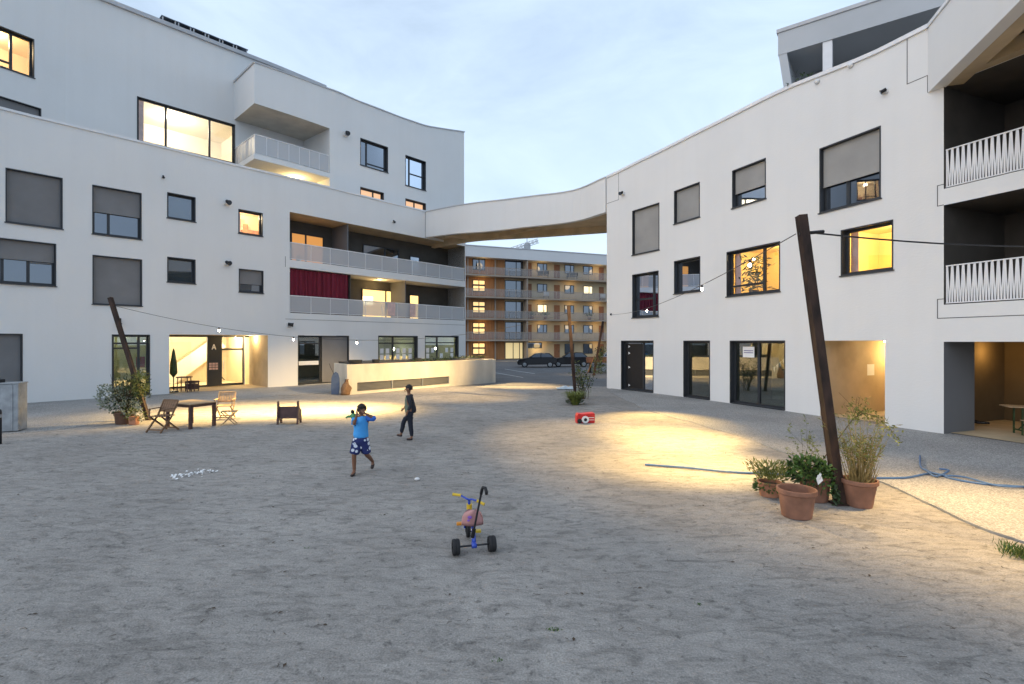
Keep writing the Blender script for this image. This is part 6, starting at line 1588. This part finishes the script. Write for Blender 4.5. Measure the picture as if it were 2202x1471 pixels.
# boy in blue, walking towards the viewer, hands raised to his face
o = ground(772, 1021); o.z = 0
boy = T('person', 'boy in bright blue shirt and checked shorts walking with hands raised to his face', 'person', o)
pel, ch, nk = (.03, .02, .70), (.045, .0, 1.03), (.05, -.005, 1.145)
hc_ = V((.055, -.03, 1.255)); hr = .095
rs_, ls_ = (-.075, -.01, 1.075), (.165, .01, 1.085)
re, rw = (-.035, -.20, 1.00), (.02, -.215, 1.165)
le, lw = (.325, -.10, 1.10), (.165, -.175, 1.20)
rk, ra = (-.075, -.07, .385), (-.085, -.02, .075); lk, la = (.125, .05, .38), (.165, .36, .175)
C = [([pel, (.04, .01, .86), ch, nk, (.053, -.015, 1.19), tuple(hc_ - V((0, 0, .02))), tuple(hc_ + V((0, .005, .055)))], [(.115, .085), (.105, .08), (.115, .08), .042, .045, (.082, .092), (.072, .080)]),
     ([ch, rs_, re, rw], [(.115, .08), .044, .033, .023]), ([ch, ls_, le, lw], [(.115, .08), .044, .033, .023]),
     ([pel, (-.035, .01, .62), rk, (-.083, -.035, .26), ra, (-.09, -.09, .035), (-.092, -.155, .03)], [(.115, .085), .075, .047, .045, .031, .032, .026]),
     ([pel, (.095, .02, .62), lk, (.14, .20, .30), la, (.168, .35, .10), (.168, .30, .055)], [(.115, .085), .075, .047, .045, .031, .030, .026])]
C += hand_chains(rw, V((.02, .05, 1)), V((.8, -.3, 0)), .85) + hand_chains(lw, V((-1, .15, .55)), V((0, -.3, .9)), .85)
bd = skin('body', C, 'skin', boy)
fm = MB(local=True); face(fm, hc_, (-.12, -1, -.08), (0, -.05, 1), hr); join_into(bd, fm)
head_parts(boy, hc_, (-.12, -1, -.08), (0, -.05, 1), hr)
skin('shirt', [([(.03, .015, .69), (.035, .012, .78), (.04, .01, .86), ch, (.05, -.002, 1.115)], [(.168, .132), (.160, .126), (.138, .106), (.130, .096), .062]), ([ch, rs_, tuple(V(rs_).lerp(V(re), .55))], [(.130, .096), .066, .060]), ([ch, ls_], [(.130, .096), .064])], 'shirt_blue', boy)
skin('sleeve', [([tuple(V(ch).lerp(V(ls_), .7)), ls_, tuple(V(ls_).lerp(V(le), .6)), tuple(V(le) + V((.01, .0, -.01))), tuple(V(le).lerp(V(lw), .35))], [.07, .066, .060, .055, .045])], 'sleeve_blue', boy)
skin('shorts', [([(.03, .02, .765), (.03, .02, .69)], [(.150, .116), (.156, .122)]), ([(.03, .02, .69), (-.04, .0, .60), (-.066, -.055, .43), (-.07, -.06, .40)], [(.156, .122), .108, .100, .098]), ([(.03, .02, .69), (.10, .02, .60), (.122, .055, .43), (.124, .06, .40)], [(.156, .122), .108, .100, .098])], 'shorts', boy)
for a, t in ((V((-.087, -.03, .06)), V((-.092, -.17, .022))), (V((.167, .36, .14)), V((.168, .285, .04)))):
    skin('shoe', [([tuple(a + V((0, .03, -.01))), tuple(a.lerp(t, .5) + V((0, 0, -.012))), tuple(t)], [.036, (.040, .032), (.036, .024)])], 'sandal', boy, 1)
# small green toy held up beside his face
p = o + V((-.105, -.02, 1.13)); ty = T('toy_figure', 'small green and dark toy held up beside the face of the boy in blue', 'toy', p)
mb = MB(local=True); mb.ball((0, 0, 0), (.055, .045, .06), 12, 8); mb.ball((.04, 0, -.09), (.045, .04, .06), 10, 7); mb.tube([(-.03, 0, .0), (-.10, -.02, -.01), (-.13, -.02, -.03)], [.026, .02, .014], 8); mb.build('body', 'toy_green', ty, smooth=True)
mb = MB(local=True); mb.ball((-.01, 0, .085), .038, 12, 8); mb.tube([(.04, -.01, -.13), (.03, -.01, -.17)], [.035, .02], 8); mb.build('head', 'black', ty, smooth=True)

# second child, further back, walking to the left in dark clothes
o2 = ground(884, 946); o2.z = 0
kid = T('person', 'child in dark jacket and trousers striding in side view further back', 'person', o2)
pel, ch, nk = (-.03, 0, .74), (-.05, 0, 1.08), (-.055, 0, 1.20); hc_ = V((-.07, 0, 1.325)); hr = .096
rs_, ls_ = (-.055, -.125, 1.13), (-.04, .125, 1.13); re, rw = (.03, -.17, .93), (-.06, -.19, .75); le, lw = (-.10, .17, .93), (-.22, .14, .80)
rk, ra = (.0, -.06, .40), (.03, -.06, .075); lk, la = (-.20, .07, .50), (-.27, .07, .14)
C = [([pel, (-.04, 0, .90), ch, nk, (-.06, 0, 1.25), tuple(hc_ - V((0, 0, .02))), tuple(hc_ + V((.005, 0, .055)))], [(.085, .115), (.08, .105), (.08, .115), .042, .045, (.092, .082), (.080, .072)]),
     ([ch, rs_, re, rw], [(.08, .115), .042, .032, .023]), ([ch, ls_, le, lw], [(.08, .115), .042, .032, .023]),
     ([pel, (-.02, -.06, .66), rk, ra, (-.02, -.06, .035), (-.09, -.06, .03)], [(.085, .115), .072, .048, .033, .034, .028]),
     ([pel, (-.05, .06, .66), lk, la, (-.32, .07, .10), (-.38, .07, .13)], [(.085, .115), .072, .048, .033, .034, .028])]
C += hand_chains(rw, V((-.3, 0, -1)), V((-1, -.2, 0)), .85) + hand_chains(lw, V((-.7, 0, -.7)), V((-1, .2, .5)), .85)
bd = skin('body', C, 'skin', kid); fm = MB(local=True); face(fm, hc_, (-1, -.25, -.1), (0, 0, 1), hr); join_into(bd, fm)
head_parts(kid, hc_, (-1, -.25, -.1), (0, 0, 1), hr)
skin('top', [([(-.035, 0, .70), (-.04, 0, .80), (-.055, 0, .92), (-.066, 0, 1.08), (-.06, 0, 1.17)], [(.112, .142), (.108, .138), (.094, .112), (.094, .120), .058])], 'tee_green', kid)
skin('jacket', [([(.0, 0, .68), (-.0, 0, .79), (-.012, 0, .92), (-.02, 0, 1.08), (-.035, 0, 1.16)], [(.108, .156), (.104, .152), (.088, .130), (.082, .134), .060]), ([(-.02, 0, 1.08), rs_, re, tuple(V(re).lerp(V(rw), .85))], [(.082, .134), .062, .050, .040]), ([(-.02, 0, 1.08), ls_, le, tuple(V(le).lerp(V(lw), .85))], [(.082, .134), .062, .050, .040])], 'jacket', kid)
skin('trousers', [([(-.03, 0, .80), (-.03, 0, .73)], [(.10, .125), (.105, .135)]), ([(-.03, 0, .73), (-.02, -.065, .64), rk, tuple(V(ra) + V((0, 0, .02)))], [(.105, .135), .088, .066, .052]), ([(-.03, 0, .73), (-.055, .065, .64), lk, tuple(V(la) + V((.0, 0, .02)))], [(.105, .135), .088, .066, .052])], 'navy', kid)
for a, t in ((V((.03, -.06, .055)), V((-.11, -.06, .028))), (V((-.27, .07, .11)), V((-.40, .07, .12)))):
    skin('shoe', [([tuple(a + V((.03, 0, -.01))), tuple(a.lerp(t, .5) + V((0, 0, -.012))), tuple(t)], [.038, (.042, .034), (.036, .026)])], 'sandal', kid, 1)
# ================================================================== camera, sky, light
cam = bpy.data.cameras.new('camera'); co = bpy.data.objects.new('camera', cam); COL.objects.link(co)
co.location = (0, 0, HC); co.rotation_euler = (R(90), 0, 0)
cam.sensor_width = 36; cam.lens = 36 * F / 2202; cam.clip_end = 2000; cam.clip_start = .05
SC.camera = co
w = bpy.data.worlds.new('World'); SC.world = w; w.use_nodes = True; nt = w.node_tree
bg = nt.nodes['Background']
sky = nt.nodes.new('ShaderNodeTexSky'); sky.sky_type = 'NISHITA'; sky.sun_disc = False
sky.sun_elevation = R(SUN_EL); sky.sun_rotation = R(SUN_ROT); sky.air_density = 1.0; sky.dust_density = 1.0; sky.ozone_density = 1.5; sky.altitude = 500
tc = nt.nodes.new('ShaderNodeTexCoord')
mp = nt.nodes.new('ShaderNodeMapping'); mp.inputs['Scale'].default_value = (1.0, 1.0, 2.6); mp.inputs['Rotation'].default_value = (.25, .35, .6)
nt.links.new(tc.outputs['Generated'], mp.inputs['Vector'])
n = nt.nodes.new('ShaderNodeTexNoise'); n.inputs['Scale'].default_value = 2.6; n.inputs['Detail'].default_value = 8; n.inputs['Roughness'].default_value = .58; n.inputs['Distortion'].default_value = .5
nt.links.new(mp.outputs['Vector'], n.inputs['Vector'])
r = nt.nodes.new('ShaderNodeValToRGB'); r.color_ramp.elements[0].position = .38; r.color_ramp.elements[1].position = .68
r.color_ramp.elements[0].color = (0, 0, 0, 1); r.color_ramp.elements[1].color = (1, 1, 1, 1)
nt.links.new(n.outputs['Fac'], r.inputs['Fac'])
# thin cloud veil, denser towards the horizon
sx_ = nt.nodes.new('ShaderNodeSeparateXYZ'); nt.links.new(tc.outputs['Generated'], sx_.inputs[0])
mr = nt.nodes.new('ShaderNodeMapRange'); mr.inputs['From Min'].default_value = .0; mr.inputs['From Max'].default_value = .75; mr.inputs['To Min'].default_value = .80; mr.inputs['To Max'].default_value = .42
nt.links.new(sx_.outputs['Z'], mr.inputs['Value'])
ml = nt.nodes.new('ShaderNodeMath'); ml.operation = 'MULTIPLY'; ml.inputs[1].default_value = CLOUD_AMT
nt.links.new(r.outputs['Color'], ml.inputs[0])
ad = nt.nodes.new('ShaderNodeMath'); ad.operation = 'ADD'; ad.use_clamp = True
nt.links.new(ml.outputs[0], ad.inputs[0]); nt.links.new(mr.outputs['Result'], ad.inputs[1])
mx = nt.nodes.new('ShaderNodeMix'); mx.data_type = 'RGBA'
mx.inputs[7].default_value = (*CLOUD_COL, 1)
nt.links.new(ad.outputs[0], mx.inputs[0]); nt.links.new(sky.outputs[0], mx.inputs[6]); nt.links.new(mx.outputs[2], bg.inputs['Color'])
bg.inputs['Strength'].default_value = SKY_STR
s = bpy.data.lights.new('sun', 'SUN'); s.energy = SUN_STR; s.angle = R(SUN_ANG); s.color = SUN_COL
so = bpy.data.objects.new('sun', s); COL.objects.link(so)
a = R(SUN_ROT); e = R(SUN_EL_LAMP)
d = V((math.sin(a) * math.cos(e), math.cos(a) * math.cos(e), math.sin(e)))   # towards the sun
so.rotation_euler = d.to_track_quat('Z', 'Y').to_euler(); so.location = d * 60
SC.view_settings.view_transform = 'Standard'; SC.view_settings.look = 'None'; SC.view_settings.exposure = EXPO; SC.view_settings.gamma = 1
SC.render.engine = 'CYCLES'; SC.cycles.max_bounces = 8; SC.cycles.transparent_max_bounces = 12; SC.cycles.sample_clamp_indirect = 6; SC.cycles.caustics_reflective = False; SC.cycles.caustics_refractive = False
